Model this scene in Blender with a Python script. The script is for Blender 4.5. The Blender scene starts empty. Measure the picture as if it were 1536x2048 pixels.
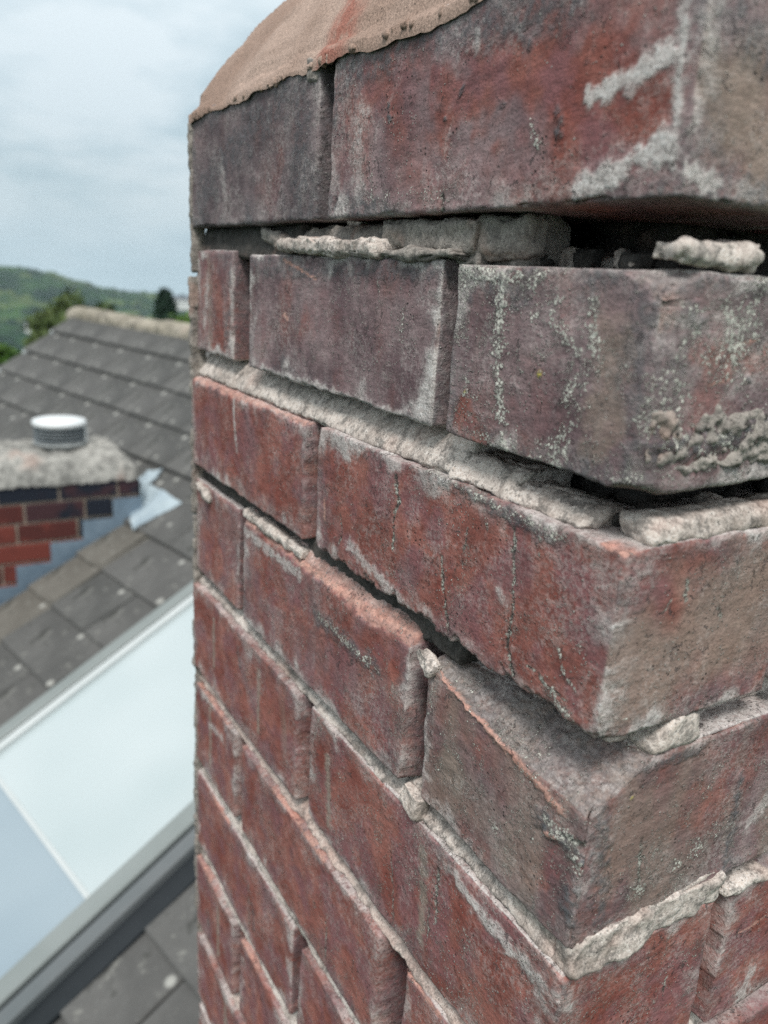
import bpy, math, random
import numpy as np
from mathutils import Vector, Matrix

# ------------------------------------------------------------------ camera, sky, sun, exposure
scene = bpy.context.scene
C = bpy.data.collections.new('place'); scene.collection.children.link(C)
cam_d = bpy.data.cameras.new('camera')
cam = bpy.data.objects.new('camera', cam_d); C.objects.link(cam)
cam_d.sensor_fit = 'VERTICAL'; cam_d.sensor_height = 36.0
cam_d.lens = 28.0742
cam.matrix_world = Matrix([[0.858687, 0.095824, -0.503463, -0.187423], [-0.509181, 0.271148, -0.816831, -0.159664], [0.058241, 0.957756, 0.281623, -0.027188], [0.0, 0.0, 0.0, 1.0]])
cam_d.clip_start = 0.01; cam_d.clip_end = 20000
cam_d.dof.use_dof = True
cam_d.dof.focus_distance = 0.345
cam_d.dof.aperture_fstop = 9.5
scene.camera = cam

SUN_EL, SUN_AZ = math.radians(56), math.radians(218)      # azimuth clockwise from +Y
world = bpy.data.worlds.new('World'); scene.world = world; world.use_nodes = True
wn = world.node_tree.nodes; wl = world.node_tree.links; wn.clear()
def W(t, **k):
    n = wn.new(t)
    for a, b in k.items(): setattr(n, a, b)
    return n
sky = W('ShaderNodeTexSky', sky_type='NISHITA', sun_disc=False, sun_elevation=SUN_EL, sun_rotation=SUN_AZ, dust_density=2.0)
tc = W('ShaderNodeTexCoord'); sep = W('ShaderNodeSeparateXYZ'); wl.new(tc.outputs['Generated'], sep.inputs[0])
mp = W('ShaderNodeMapping'); mp.inputs['Scale'].default_value = (1.0, 1.0, 3.2); mp.inputs['Location'].default_value = (0.3, 1.7, 0.0)
wl.new(tc.outputs['Generated'], mp.inputs[0])
cn = W('ShaderNodeTexNoise'); cn.inputs['Scale'].default_value = 2.6; cn.inputs['Detail'].default_value = 5; cn.inputs['Roughness'].default_value = 0.56
cn.inputs['Distortion'].default_value = 0.25
wl.new(mp.outputs[0], cn.inputs['Vector'])
cr = W('ShaderNodeValToRGB'); e = cr.color_ramp.elements
e[0].position = 0.40; e[0].color = (3.3, 4.5, 5.2, 1)
e[1].position = 0.60; e[1].color = (7.0, 8.0, 8.5, 1)
m_ = cr.color_ramp.elements.new(0.5); m_.color = (5.2, 6.5, 7.15, 1)
wl.new(cn.outputs['Fac'], cr.inputs[0])
# overcast sky: brighter towards the zenith
zr = W('ShaderNodeMapRange'); zr.inputs[1].default_value = 0.0; zr.inputs[2].default_value = 1.0
zr.inputs[3].default_value = 0.92; zr.inputs[4].default_value = 1.9
wl.new(sep.outputs['Z'], zr.inputs[0])
mul = W('ShaderNodeMix', data_type='RGBA', blend_type='MULTIPLY'); mul.inputs[0].default_value = 1
wl.new(cr.outputs[0], mul.inputs[6]); wl.new(zr.outputs[0], mul.inputs[7])
# the cloud deck is whiter overhead than low down, where it is seen through more air
zw = W('ShaderNodeMapRange'); zw.inputs[1].default_value = 0.15; zw.inputs[2].default_value = 0.8; zw.inputs[3].default_value = 0; zw.inputs[4].default_value = 0.85
wl.new(sep.outputs['Z'], zw.inputs[0]); mw = W('ShaderNodeMix', data_type='RGBA'); mw.inputs[7].default_value = (12.2, 12.2, 12.0, 1)
wl.new(zw.outputs[0], mw.inputs[0]); wl.new(mul.outputs[2], mw.inputs[6])
mx = W('ShaderNodeMix', data_type='RGBA'); mx.inputs[0].default_value = 0.90
wl.new(sky.outputs[0], mx.inputs[6]); wl.new(mw.outputs[2], mx.inputs[7])
# haze band at and under the horizon
hz = W('ShaderNodeMapRange'); hz.inputs[1].default_value = -0.02; hz.inputs[2].default_value = 0.10; hz.inputs[3].default_value = 0.75; hz.inputs[4].default_value = 0
wl.new(sep.outputs['Z'], hz.inputs[0])
mh = W('ShaderNodeMix', data_type='RGBA'); mh.inputs[7].default_value = (5.3, 6.9, 7.7, 1)
wl.new(hz.outputs[0], mh.inputs[0]); wl.new(mx.outputs[2], mh.inputs[6])
bg = W('ShaderNodeBackground'); bg.inputs['Strength'].default_value = 0.076
wo = W('ShaderNodeOutputWorld'); wl.new(mh.outputs[2], bg.inputs[0]); wl.new(bg.outputs[0], wo.inputs[0])

sl = bpy.data.lights.new('sun', 'SUN'); sl.energy = 2.1; sl.angle = math.radians(16); sl.color = (1, 0.97, 0.93)
so = bpy.data.objects.new('sun', sl); C.objects.link(so)
sd = Vector((math.sin(SUN_AZ)*math.cos(SUN_EL), math.cos(SUN_AZ)*math.cos(SUN_EL), math.sin(SUN_EL)))
so.rotation_euler = sd.to_track_quat('Z', 'Y').to_euler()
vs = scene.view_settings
vs.view_transform = 'Standard'; vs.look = 'None'; vs.gamma = 1; vs.use_curve_mapping = False; vs.exposure = 0.42
scene.cycles.max_bounces = 6; scene.cycles.volume_bounces = 0
scene.cycles.use_denoising = False

# ------------------------------------------------------------------ numpy noise
_rs = np.random.RandomState(7)
_perm = _rs.permutation(512).astype(np.int64)
_g = _rs.normal(size=(512, 3)); _g /= np.linalg.norm(_g, axis=1)[:, None]; _g = _g.astype(np.float32)
def perlin(p):
    p = np.asarray(p, dtype=np.float64); i = np.floor(p).astype(np.int64); f = (p - i).astype(np.float32)
    u = f*f*f*(f*(f*6-15)+10); out = np.zeros(len(p), np.float32)
    for dx in (0, 1):
        a = _perm[(i[:, 0]+dx) & 511]; wx = u[:, 0] if dx else 1-u[:, 0]
        for dy in (0, 1):
            b = _perm[(a+i[:, 1]+dy) & 511]; wy = u[:, 1] if dy else 1-u[:, 1]
            for dz in (0, 1):
                c = _perm[(b+i[:, 2]+dz) & 511]; wz = u[:, 2] if dz else 1-u[:, 2]
                g = _g[c]
                out += wx*wy*wz*(g[:, 0]*(f[:, 0]-dx)+g[:, 1]*(f[:, 1]-dy)+g[:, 2]*(f[:, 2]-dz))
    return out*1.6
def fbm(p, oct=3, gain=0.5):
    s = 0; a = 1.0; p = np.array(p, dtype=np.float64)
    for k in range(oct):
        s = s + a*perlin(p + 17.3*k); a *= gain; p = p*2.03
    return s
def sstep(a, b, x):
    t = np.clip((x-a)/(b-a), 0, 1); return t*t*(3-2*t)

# ------------------------------------------------------------------ object helpers
def tagset(o, label=None, cat=None, group=None, kind=None):
    if label: o['label'] = label
    if cat: o['category'] = cat
    if group: o['group'] = group
    if kind: o['kind'] = kind
    return o
def empty(name, loc, label, cat, group=None):
    o = bpy.data.objects.new(name, None); C.objects.link(o); o.location = loc; o.empty_display_size = 0.05
    return tagset(o, label, cat, group)
def mesh_obj(name, verts, faces, mat, parent=None, smooth=False, base=None):
    """verts in world metres; kept relative to the thing's base"""
    v = np.asarray(verts, dtype=np.float32).reshape(-1, 3)
    if parent is not None: b = np.array(root_loc(parent), np.float32)
    else: b = np.array(base if base is not None else (0, 0, 0), np.float32)
    me = bpy.data.meshes.new(name)
    v = v - b
    if isinstance(faces, np.ndarray) and faces.ndim == 2:
        n = len(faces); k = faces.shape[1]
        me.vertices.add(len(v)); me.vertices.foreach_set('co', v.ravel())
        me.loops.add(n*k); me.loops.foreach_set('vertex_index', faces.astype(np.int32).ravel())
        me.polygons.add(n); me.polygons.foreach_set('loop_start', np.arange(0, n*k, k, dtype=np.int32))
        me.update(calc_edges=True); me.validate()
    else:
        me.from_pydata([tuple(map(float, q)) for q in v], [], [tuple(map(int, f)) for f in faces]); me.update()
    if smooth: me.polygons.foreach_set('use_smooth', np.ones(len(me.polygons), bool))
    me.materials.append(mat)
    o = bpy.data.objects.new(name, me); C.objects.link(o)
    if parent is not None: o.parent = parent
    elif base is not None: o.location = base
    return o
def root_loc(o):
    while o.parent is not None: o = o.parent
    return tuple(o.location)
def set_attr(o, name, arr):
    a = o.data.attributes.new(name, 'FLOAT_COLOR', 'POINT'); a.data.foreach_set('color', np.asarray(arr, np.float32).ravel())

def add_bevel_box(V, F, c, ax, ay, az, hx, hy, hz, b=0.0):
    """box with chamfered top edges; c centre, ax.. unit axes, h.. half sizes"""
    c = np.array(c, float); ax, ay, az = map(lambda q: np.array(q, float), (ax, ay, az))
    n0 = len(V)
    if b <= 0:
        for sz in (-1, 1):
            for sy, sx in ((-1, -1), (-1, 1), (1, 1), (1, -1)): V.append(c+ax*sx*hx+ay*sy*hy+az*sz*hz)
        F += [tuple(n0+i for i in f) for f in ((3, 2, 1, 0), (4, 5, 6, 7), (0, 1, 5, 4), (1, 2, 6, 5), (2, 3, 7, 6), (3, 0, 4, 7))]
    else:
        for (zz, ins) in ((-hz, 0), (hz-b, 0), (hz, b)):
            for sy, sx in ((-1, -1), (-1, 1), (1, 1), (1, -1)): V.append(c+ax*sx*(hx-ins)+ay*sy*(hy-ins)+az*zz)
        F.append(tuple(n0+i for i in (3, 2, 1, 0))); F.append(tuple(n0+i for i in (8, 9, 10, 11)))
        for r in (0, 4):
            for i in range(4): F.append((n0+r+i, n0+r+(i+1) % 4, n0+r+4+(i+1) % 4, n0+r+4+i))
def boxobj(name, c, ax, ay, az, hx, hy, hz, mat, parent, b=0.0):
    V, F = [], []; add_bevel_box(V, F, c, ax, ay, az, hx, hy, hz, b)
    return mesh_obj(name, V, F, mat, parent)
def extrude_poly(name, pts, nrm, t, mat, parent):
    """polygon sheet of thickness t along nrm"""
    p = [np.array(q, float) for q in pts]; n = np.array(nrm, float); k = len(p)
    V = p + [q+n*t for q in p]
    F = [tuple(range(k-1, -1, -1)), tuple(range(k, 2*k))] + [(i, (i+1) % k, k+(i+1) % k, k+i) for i in range(k)]
    return mesh_obj(name, V, F, mat, parent)

# ------------------------------------------------------------------ materials
class M:
    def __init__(s, name):
        s.m = bpy.data.materials.new(name); s.m.use_nodes = True; s.t = s.m.node_tree; s.n = s.t.nodes; s.l = s.t.links
        s.n.clear(); s.out = s.n.new('ShaderNodeOutputMaterial'); s.b = s.n.new('ShaderNodeBsdfPrincipled')
        s.l.new(s.b.outputs[0], s.out.inputs[0]); s.b.inputs['Roughness'].default_value = 0.85
        s.tc = s.n.new('ShaderNodeTexCoord')
    def link(s, a, b):
        if isinstance(a, (int, float)): b.default_value = a
        elif isinstance(a, tuple): b.default_value = a
        else: s.l.new(a, b)
    def coords(s, scale=(1, 1, 1), rnd=None):
        v = s.tc.outputs['Object']
        if rnd is not None:
            ad = s.n.new('ShaderNodeVectorMath'); ad.operation = 'ADD'; s.l.new(v, ad.inputs[0]); s.l.new(rnd, ad.inputs[1]); v = ad.outputs[0]
        if scale != (1, 1, 1):
            mu = s.n.new('ShaderNodeVectorMath'); mu.operation = 'MULTIPLY'; s.l.new(v, mu.inputs[0]); mu.inputs[1].default_value = scale; v = mu.outputs[0]
        return v
    def noise(s, v, scale, detail=3, rough=0.5, dist=0):
        n = s.n.new('ShaderNodeTexNoise'); s.l.new(v, n.inputs['Vector']); n.inputs['Scale'].default_value = scale
        n.inputs['Detail'].default_value = detail; n.inputs['Roughness'].default_value = rough; n.inputs['Distortion'].default_value = dist
        return n.outputs['Fac']
    def voro(s, v, scale, feature='F1'):
        n = s.n.new('ShaderNodeTexVoronoi'); n.feature = feature; s.l.new(v, n.inputs['Vector']); n.inputs['Scale'].default_value = scale
        return n
    def rng(s, a, lo, hi, o0=0.0, o1=1.0, smooth=True):
        n = s.n.new('ShaderNodeMapRange'); n.interpolation_type = 'SMOOTHSTEP' if smooth else 'LINEAR'
        s.link(a, n.inputs[0]); s.link(lo, n.inputs[1]); s.link(hi, n.inputs[2]); n.inputs[3].default_value = o0; n.inputs[4].default_value = o1
        return n.outputs[0]
    def math(s, op, a, b=0.0, clamp=False):
        n = s.n.new('ShaderNodeMath'); n.operation = op; n.use_clamp = clamp; s.link(a, n.inputs[0]); s.link(b, n.inputs[1]); return n.outputs[0]
    def mix(s, f, a, b, mode='MIX'):
        n = s.n.new('ShaderNodeMix'); n.data_type = 'RGBA'; n.blend_type = mode; s.link(f, n.inputs[0])
        s.link(a if not isinstance(a, tuple) else (*a, 1)[:4], n.inputs[6]); s.link(b if not isinstance(b, tuple) else (*b, 1)[:4], n.inputs[7]); return n.outputs[2]
    def attr(s, name, typ='GEOMETRY'):
        n = s.n.new('ShaderNodeAttribute'); n.attribute_type = typ; n.attribute_name = name; return n
    def sepc(s, a):
        n = s.n.new('ShaderNodeSeparateColor'); s.l.new(a.outputs['Color'], n.inputs[0]); return n.outputs[0], n.outputs[1], n.outputs[2], a.outputs['Alpha']
    def bump(s, h, strength=0.5, dist=0.001, prev=None):
        n = s.n.new('ShaderNodeBump'); n.inputs['Strength'].default_value = strength; n.inputs['Distance'].default_value = dist; s.l.new(h, n.inputs['Height'])
        if prev is not None: s.l.new(prev, n.inputs['Normal'])
        return n.outputs[0]
    def finish(s, col, nrm=None, rough=None, spec=0.25):
        s.link(col if not isinstance(col, tuple) else (*col, 1)[:4], s.b.inputs['Base Color'])
        if nrm is not None: s.l.new(nrm, s.b.inputs['Normal'])
        if rough is not None: s.link(rough, s.b.inputs['Roughness'])
        s.b.inputs['Specular IOR Level'].default_value = spec
        return s.m

def brick_material():
    s = M('weathered_brick')
    rnd = s.attr('rnd', 'OBJECT').outputs['Vector']; tn = s.sepc(s.attr('tone', 'OBJECT'))
    greyb, brownb, darkb = tn[0], tn[1], tn[2]
    lich_o = s.attr('lichen_amount', 'OBJECT').outputs['Fac']
    lime, fresh, soot, lich = s.sepc(s.attr('paint_a')); tan, red, yel, vein = s.sepc(s.attr('paint_b'))
    v = s.coords(rnd=rnd); vs_ = s.coords((1, 1, 0.28), rnd=rnd); vh = s.coords((0.35, 0.35, 1), rnd=rnd)
    big = s.noise(v, 22, 3, 0.55, 0.4); str_ = s.noise(vs_, 75, 3, 0.6, 0.2); mid = s.noise(v, 130, 4, 0.65); fine = s.noise(v, 900, 3, 0.6)
    # body colour: red through purple-grey, brown streaks
    g = s.math('ADD', s.math('MULTIPLY', big, 0.75), s.math('MULTIPLY', str_, 0.30))
    g = s.math('ADD', s.math('ADD', g, s.math('MULTIPLY', mid, 0.10)), greyb)
    g = s.math('SUBTRACT', g, s.math('MULTIPLY', red, 0.36))
    gm = s.rng(g, 0.52, 0.86)
    redc = s.mix(s.rng(s.noise(v, 34, 4, 0.6), 0.36, 0.64), (0.205, 0.062, 0.048), (0.315, 0.125, 0.100))
    redc = s.mix(s.rng(s.noise(v, 45, 3), 0.42, 0.62), redc, (0.225, 0.096, 0.098))
    purp = s.mix(s.rng(s.noise(v, 26, 5, 0.6), 0.36, 0.64), (0.140, 0.088, 0.095), (0.290, 0.208, 0.210))
    col = s.mix(gm, redc, purp)
    bm = s.math('ADD', s.math('MULTIPLY', s.rng(s.math('ADD', s.noise(vs_, 48, 2), brownb), 0.66, 0.92), 0.75), tan, True)
    col = s.mix(bm, col, s.mix(mid, (0.20, 0.140, 0.112), (0.37, 0.285, 0.240)))
    col = s.mix(darkb, col, (0.075, 0.07, 0.075))
    # soot and dark grime, plus the shadow tone of cut ledges
    so_ = s.math('MULTIPLY', soot, s.rng(s.noise(v, 260, 4, 0.7), 0.30, 0.62), True)
    col = s.mix(so_, col, s.mix(mid, (0.055, 0.057, 0.063), (0.155, 0.155, 0.165)))
    # pale film of lime and dust
    film = s.math('MULTIPLY', s.rng(s.noise(v, 30, 4, 0.7, 0.6), 0.42, 0.66), s.rng(s.noise(v, 420, 4, 0.8), 0.42, 0.60))
    film = s.math('ADD', s.math('MULTIPLY', film, 0.34), s.math('MULTIPLY', lime, s.math('ADD', s.rng(s.math('ADD', s.noise(v, 300, 5, 0.8), s.math('MULTIPLY', lime, 0.22)), 0.45, 0.68, 0, 0.82), 0.16)), True)
    col = s.mix(film, col, s.mix(fine, (0.42, 0.375, 0.36), (0.68, 0.635, 0.60)))
    # fresh broken clay
    fr = s.math('MULTIPLY', fresh, s.rng(s.math('ADD', s.noise(v, 240, 4, 0.7), s.math('MULTIPLY', fresh, 0.3)), 0.42, 0.70), True)
    col = s.mix(fr, col, s.mix(mid, (0.44, 0.185, 0.14), (0.62, 0.42, 0.35)))
    # dark pinholes
    vp = s.voro(v, 330); pin = s.math('MULTIPLY', s.rng(vp.outputs['Distance'], 0.10, 0.24, 1, 0), s.rng(s.noise(v, 55, 2), 0.56, 0.68))
    col = s.mix(s.math('MULTIPLY', pin, 0.7), col, (0.05, 0.045, 0.045))
    # grain
    col = s.mix(0.32, col, s.mix(s.rng(fine, 0.3, 0.7), (0.3, 0.3, 0.3), (0.7, 0.7, 0.7)), 'OVERLAY')
    col = s.mix(0.35, col, s.mix(s.rng(s.noise(s.coords((0.22, 0.22, 1), rnd=rnd), 620, 3, 0.65, 0.3), 0.35, 0.65), (0.3,)*3, (0.7,)*3), 'OVERLAY')
    # lichen crumbs: small raised pale flecks in loose patches
    dens = s.math('ADD', s.math('MULTIPLY', s.rng(s.noise(v, 42, 4, 0.7, 0.5), 0.42, 0.66), lich_o), s.math('MULTIPLY', lich, 0.85), True)
    w = s.n.new('ShaderNodeTexNoise'); s.l.new(v, w.inputs['Vector']); w.inputs['Scale'].default_value = 500; w.inputs['Detail'].default_value = 2
    wv = s.n.new('ShaderNodeVectorMath'); wv.operation = 'MULTIPLY_ADD'; s.l.new(w.outputs['Color'], wv.inputs[0]); wv.inputs[1].default_value = (0.0018,)*3; s.l.new(v, wv.inputs[2])
    vc = s.voro(wv.outputs[0], 900)
    sc = s.n.new('ShaderNodeSeparateColor'); s.l.new(vc.outputs['Color'], sc.inputs[0])
    size = s.math('MULTIPLY', s.math('SUBTRACT', s.math('MULTIPLY', dens, 1.25), s.math('MULTIPLY', sc.outputs[0], 0.95)), 0.75)
    lm1 = s.rng(s.math('SUBTRACT', size, vc.outputs['Distance']), -0.06, 0.10)
    curl = s.math('SUBTRACT', 1.0, s.rng(s.math('ABSOLUTE', s.math('SUBTRACT', s.noise(v, 210, 3, 0.6, 1.0), 0.5)), 0.0, 0.022))
    lm2 = s.math('MULTIPLY', curl, s.rng(s.math('ADD', s.noise(v, 70, 3), s.math('MULTIPLY', dens, 0.35)), 0.60, 0.72))
    cr2 = s.math('MULTIPLY', vein, s.rng(s.noise(v, 950, 2), 0.40, 0.55))
    lm = s.math('MAXIMUM', s.math('MAXIMUM', lm1, s.math('MULTIPLY', lm2, s.math('ADD', lich_o, 0.15))), 0.0, True)
    col = s.mix(s.math('MULTIPLY', s.math('MULTIPLY', dens, s.rng(s.noise(v, 190, 4, 0.75), 0.42, 0.60)), 0.55), col, (0.085, 0.08, 0.075))
    col = s.mix(s.math('MULTIPLY', vein, 0.9), col, (0.075, 0.072, 0.065))
    lcol = s.mix(sc.outputs[1], (0.34, 0.34, 0.30), (0.74, 0.72, 0.64))
    col = s.mix(s.math('MULTIPLY', lm, 0.9), col, lcol)
    col = s.mix(s.math('MULTIPLY', cr2, s.rng(s.noise(v, 320, 2), 0.42, 0.6)), col, (0.50, 0.50, 0.44))
    col = s.mix(s.math('MULTIPLY', yel, s.rng(s.noise(v, 800, 2), 0.3, 0.5)), col, (0.52, 0.46, 0.10))
    # fine pale specks strewn over the whole face
    v3 = s.voro(wv.outputs[0], 820); s3 = s.n.new('ShaderNodeSeparateColor'); s.l.new(v3.outputs['Color'], s3.inputs[0])
    spk = s.math('MULTIPLY', s.rng(v3.outputs['Distance'], 0.16, 0.40, 1, 0), s.rng(s.math('ADD', s3.outputs[0], s.math('MULTIPLY', s.math('ADD', lich_o, s.noise(v, 60, 3)), 0.16)), 0.99, 1.03))
    col = s.mix(s.math('MULTIPLY', spk, 0.85), col, (0.52, 0.49, 0.45))
    dk = s.math('MULTIPLY', s.rng(s.noise(v, 210, 5, 0.85, 0.8), 0.585, 0.625), s.rng(s.noise(v, 36, 2), 0.45, 0.60))
    col = s.mix(s.math('MULTIPLY', dk, 0.7), col, (0.085, 0.075, 0.075))
    # relief
    drag = s.noise(vh, 480, 3, 0.6)
    h = s.math('ADD', s.math('MULTIPLY', fine, 0.26), s.math('MULTIPLY', mid, 0.28))
    h = s.math('ADD', h, s.math('MULTIPLY', drag, 0.16))
    h = s.math('ADD', h, s.math('MULTIPLY', lm, 0.55)); h = s.math('ADD', h, s.math('MULTIPLY', spk, 1.1)); h = s.math('SUBTRACT', h, s.math('MULTIPLY', dk, 0.5))
    h = s.math('SUBTRACT', h, s.math('MULTIPLY', pin, 0.7))
    h = s.math('ADD', h, s.math('MULTIPLY', cr2, 0.5))
    h = s.math('SUBTRACT', h, s.math('MULTIPLY', vein, 0.5))
    h = s.math('ADD', h, s.math('MULTIPLY', s.math('MULTIPLY', soot, s.noise(v, 520, 4, 0.8)), 0.9))
    h = s.math('ADD', h, s.math('MULTIPLY', film, 0.25))
    nb = s.bump(h, 0.95, 0.0013)
    return s.finish(col, nb, s.rng(fine, 0.2, 0.8, 0.72, 0.95), 0.22)

def mortar_material(name='lime_mortar', c0=(0.37, 0.31, 0.27), c1=(0.67, 0.59, 0.53), dirt=0.55, sc=1.0, bd=0.0010):
    s = M(name); v = s.coords()
    a = s.noise(v, 40*sc, 3, 0.6); b = s.noise(v, 240*sc, 4, 0.7); f = s.noise(v, 1100*sc, 3, 0.7)
    col = s.mix(s.rng(s.math('ADD', s.math('MULTIPLY', a, 0.5), s.math('MULTIPLY', b, 0.5)), 0.33, 0.62), c0, c1)
    col = s.mix(s.math('MULTIPLY', s.rng(s.noise(v, 150*sc, 5, 0.85), 0.49, 0.58), dirt), col, (0.085, 0.082, 0.078))
    col = s.mix(s.math('MULTIPLY', s.rng(s.noise(v, 30*sc, 3), 0.58, 0.72), 0.35), col, (0.48, 0.30, 0.24))
    col = s.mix(0.6, col, s.mix(s.rng(f, 0.3, 0.7), (0.28,)*3, (0.72,)*3), 'OVERLAY')
    vp = s.voro(v, 420*sc); pin = s.math('MULTIPLY', s.rng(vp.outputs['Distance'], 0.1, 0.25, 1, 0), s.rng(s.noise(v, 80*sc, 2), 0.45, 0.6))
    col = s.mix(s.math('MULTIPLY', pin, 0.6), col, (0.1, 0.095, 0.09))
    h = s.math('SUBTRACT', s.math('ADD', s.math('MULTIPLY', f, 0.5), b), s.math('MULTIPLY', pin, 0.8))
    return s.finish(col, s.bump(h, 0.65, bd), 0.95, 0.15)
MAT = {}
MAT['brick'] = brick_material()
MAT['mortar'] = mortar_material()
MAT['cream_mortar'] = mortar_material('cream_mortar', (0.34, 0.285, 0.25), (0.66, 0.59, 0.535), 0.6)
MAT['dark_mortar'] = mortar_material('shade_dark_mortar', (0.03, 0.028, 0.026), (0.10, 0.09, 0.082), 0.6)  # near-black base puts the shade of the open joints into the colour
MAT['greymortar'] = mortar_material('grey_gritty_mortar', (0.17, 0.15, 0.135), (0.37, 0.335, 0.30), 0.5, 1.3)
MAT['pinkmortar'] = mortar_material('clay_stained_mortar', (0.40, 0.29, 0.25), (0.64, 0.53, 0.47), 0.5)
def flaunch_material():
    s = M('sand_cement_cap'); v = s.coords()
    a = s.noise(v, 14, 3, 0.5); f = s.noise(v, 850, 4, 0.75); st = s.noise(s.coords((1, 0.25, 1)), 60, 3)
    col = s.mix(s.rng(a, 0.35, 0.65), (0.31, 0.215, 0.17), (0.42, 0.31, 0.255))
    col = s.mix(s.math('MULTIPLY', s.rng(st, 0.52, 0.7), 0.35), col, (0.19, 0.135, 0.105))
    stn, stn2, _, _ = s.sepc(s.attr('stain'))
    col = s.mix(s.math('MULTIPLY', stn, s.rng(s.noise(v, 120, 3), 0.2, 0.55)), col, (0.33, 0.145, 0.11))
    col = s.mix(0.75, col, s.mix(s.rng(f, 0.3, 0.7), (0.25,)*3, (0.75,)*3), 'OVERLAY')
    vp = s.voro(v, 300); pin = s.math('MULTIPLY', s.rng(vp.outputs['Distance'], 0.08, 0.2, 1, 0), s.rng(s.noise(v, 70, 2), 0.5, 0.6))
    col = s.mix(s.math('MULTIPLY', pin, 0.5), col, (0.08, 0.06, 0.05))
    h = s.math('SUBTRACT', f, pin)
    return s.finish(col, s.bump(h, 0.8, 0.0009), 0.95, 0.15)
MAT['flaunch'] = flaunch_material()
def simple(name, c, c2=None, sc=8, rough=0.8, spec=0.3, bump=0.0, metal=0.0, detail=4):
    s = M(name); v = s.coords(); n = s.noise(v, sc, detail, 0.65)
    col = s.mix(s.rng(n, 0.3, 0.7), c, c2) if c2 else c
    s.b.inputs['Metallic'].default_value = metal
    return s.finish(col, s.bump(n, 0.6, bump) if bump else None, rough, spec)
def tile_material(name, c0, c1, c2):
    s = M(name); v = s.coords(); oi = s.n.new('ShaderNodeObjectInfo')
    n = s.noise(v, 5, 4, 0.6); f = s.noise(v, 60, 4, 0.7); L = s.noise(v, 26, 4, 0.7)
    col = s.mix(s.rng(n, 0.3, 0.7), c0, c1)
    col = s.mix(s.math('MULTIPLY', oi.outputs['Random'], 0.35), col, c2)
    col = s.mix(s.math('MULTIPLY', s.rng(L, 0.60, 0.68), 0.45), col, (0.26, 0.26, 0.235))
    col = s.mix(s.math('MULTIPLY', s.rng(s.noise(v, 18, 3), 0.62, 0.7), 0.6), col, (0.028, 0.030, 0.026))
    vp = s.voro(v, 11); col = s.mix(s.rng(vp.outputs['Distance'], 0.10, 0.20, .75, 0), col, (0.40, 0.40, 0.37))
    col = s.mix(0.5, col, s.mix(f, (0.35,)*3, (0.65,)*3), 'OVERLAY')
    return s.finish(col, s.bump(f, 0.6, 0.004), 0.9, 0.2)
MAT['tile'] = tile_material('grey_roof_tile', (0.066, 0.067, 0.065), (0.106, 0.106, 0.102), (0.125, 0.122, 0.118))
MAT['tan_tile'] = tile_material('tan_cover_tile', (0.105, 0.098, 0.085), (0.140, 0.132, 0.116), (0.145, 0.138, 0.125))
MAT['mossy'] = mortar_material('mossy_mortar', (0.16, 0.145, 0.11), (0.42, 0.38, 0.31), 0.5, 0.12, 0.006)
MAT['lead'] = simple('lead_sheet', (0.115, 0.165, 0.215), (0.19, 0.25, 0.31), 9, 0.5, 0.45, 0.004)
MAT['lead_pale'] = simple('new_lead_sheet', (0.27, 0.335, 0.38), (0.37, 0.44, 0.47), 6, 0.5, 0.45, 0.004)
MAT['frame'] = simple('grey_window_frame', (0.19, 0.215, 0.21), (0.22, 0.245, 0.24), 4, 0.45, 0.4)
MAT['frame_pale'] = simple('pale_aluminium_strip', (0.42, 0.46, 0.46), (0.48, 0.51, 0.51), 4, 0.4, 0.5)
MAT['frame_mid'] = simple('mid_grey_cladding', (0.10, 0.115, 0.12), (0.13, 0.14, 0.145), 4, 0.5, 0.4)
MAT['frame_dark'] = simple('dark_window_kerb', (0.010, 0.014, 0.017), (0.018, 0.022, 0.026), 4, 0.6, 0.3)
MAT['glass'] = simple('pale_skylight_glass', (0.37, 0.435, 0.445), (0.44, 0.495, 0.505), 1.6, 0.06, 0.8, detail=2)  # pale base colour carries the reflected sky, under a real gloss
MAT['lower_pane'] = simple('grey_blue_pane', (0.225, 0.290, 0.335), (0.27, 0.335, 0.375), 2, 0.08, 0.7, detail=2)  # greyer blue base stands in for a reflection on the lower glass
MAT['cowl_white'] = simple('white_painted_cowl', (0.60, 0.63, 0.64), (0.70, 0.72, 0.72), 10, 0.45, 0.4)
MAT['cowl_grey'] = simple('grey_cowl_metal', (0.20, 0.215, 0.215), (0.33, 0.345, 0.34), 30, 0.5, 0.4)
MAT['cowl_dark'] = simple('dark_louvre', (0.11, 0.13, 0.14), (0.18, 0.20, 0.21), 20, 0.6, 0.3)
MAT['cap'] = mortar_material('pale_cement_cap', (0.15, 0.15, 0.14), (0.40, 0.39, 0.36), 0.6, 0.16, 0.006)
MAT['smallmortar'] = mortar_material('tan_pointing', (0.24, 0.19, 0.15), (0.40, 0.33, 0.27), 0.25, 0.3, 0.002)
def small_brick(name, c0, c1):
    s = M(name); v = s.coords(); oi = s.n.new('ShaderNodeObjectInfo'); n = s.noise(v, 14, 3)
    col = s.mix(s.rng(s.math('ADD', n, s.math('MULTIPLY', s.math('SUBTRACT', oi.outputs['Random'], 0.5), 0.5)), 0.35, 0.65), c0, c1)
    return s.finish(col, s.bump(s.noise(v, 120, 3), 0.5, 0.002), 0.85, 0.25)
MAT['sb_red'] = small_brick('red_stack_brick', (0.085, 0.026, 0.023), (0.165, 0.042, 0.032))
MAT['sb_dark'] = small_brick('blue_black_stack_brick', (0.014, 0.018, 0.028), (0.055, 0.026, 0.030))

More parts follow.
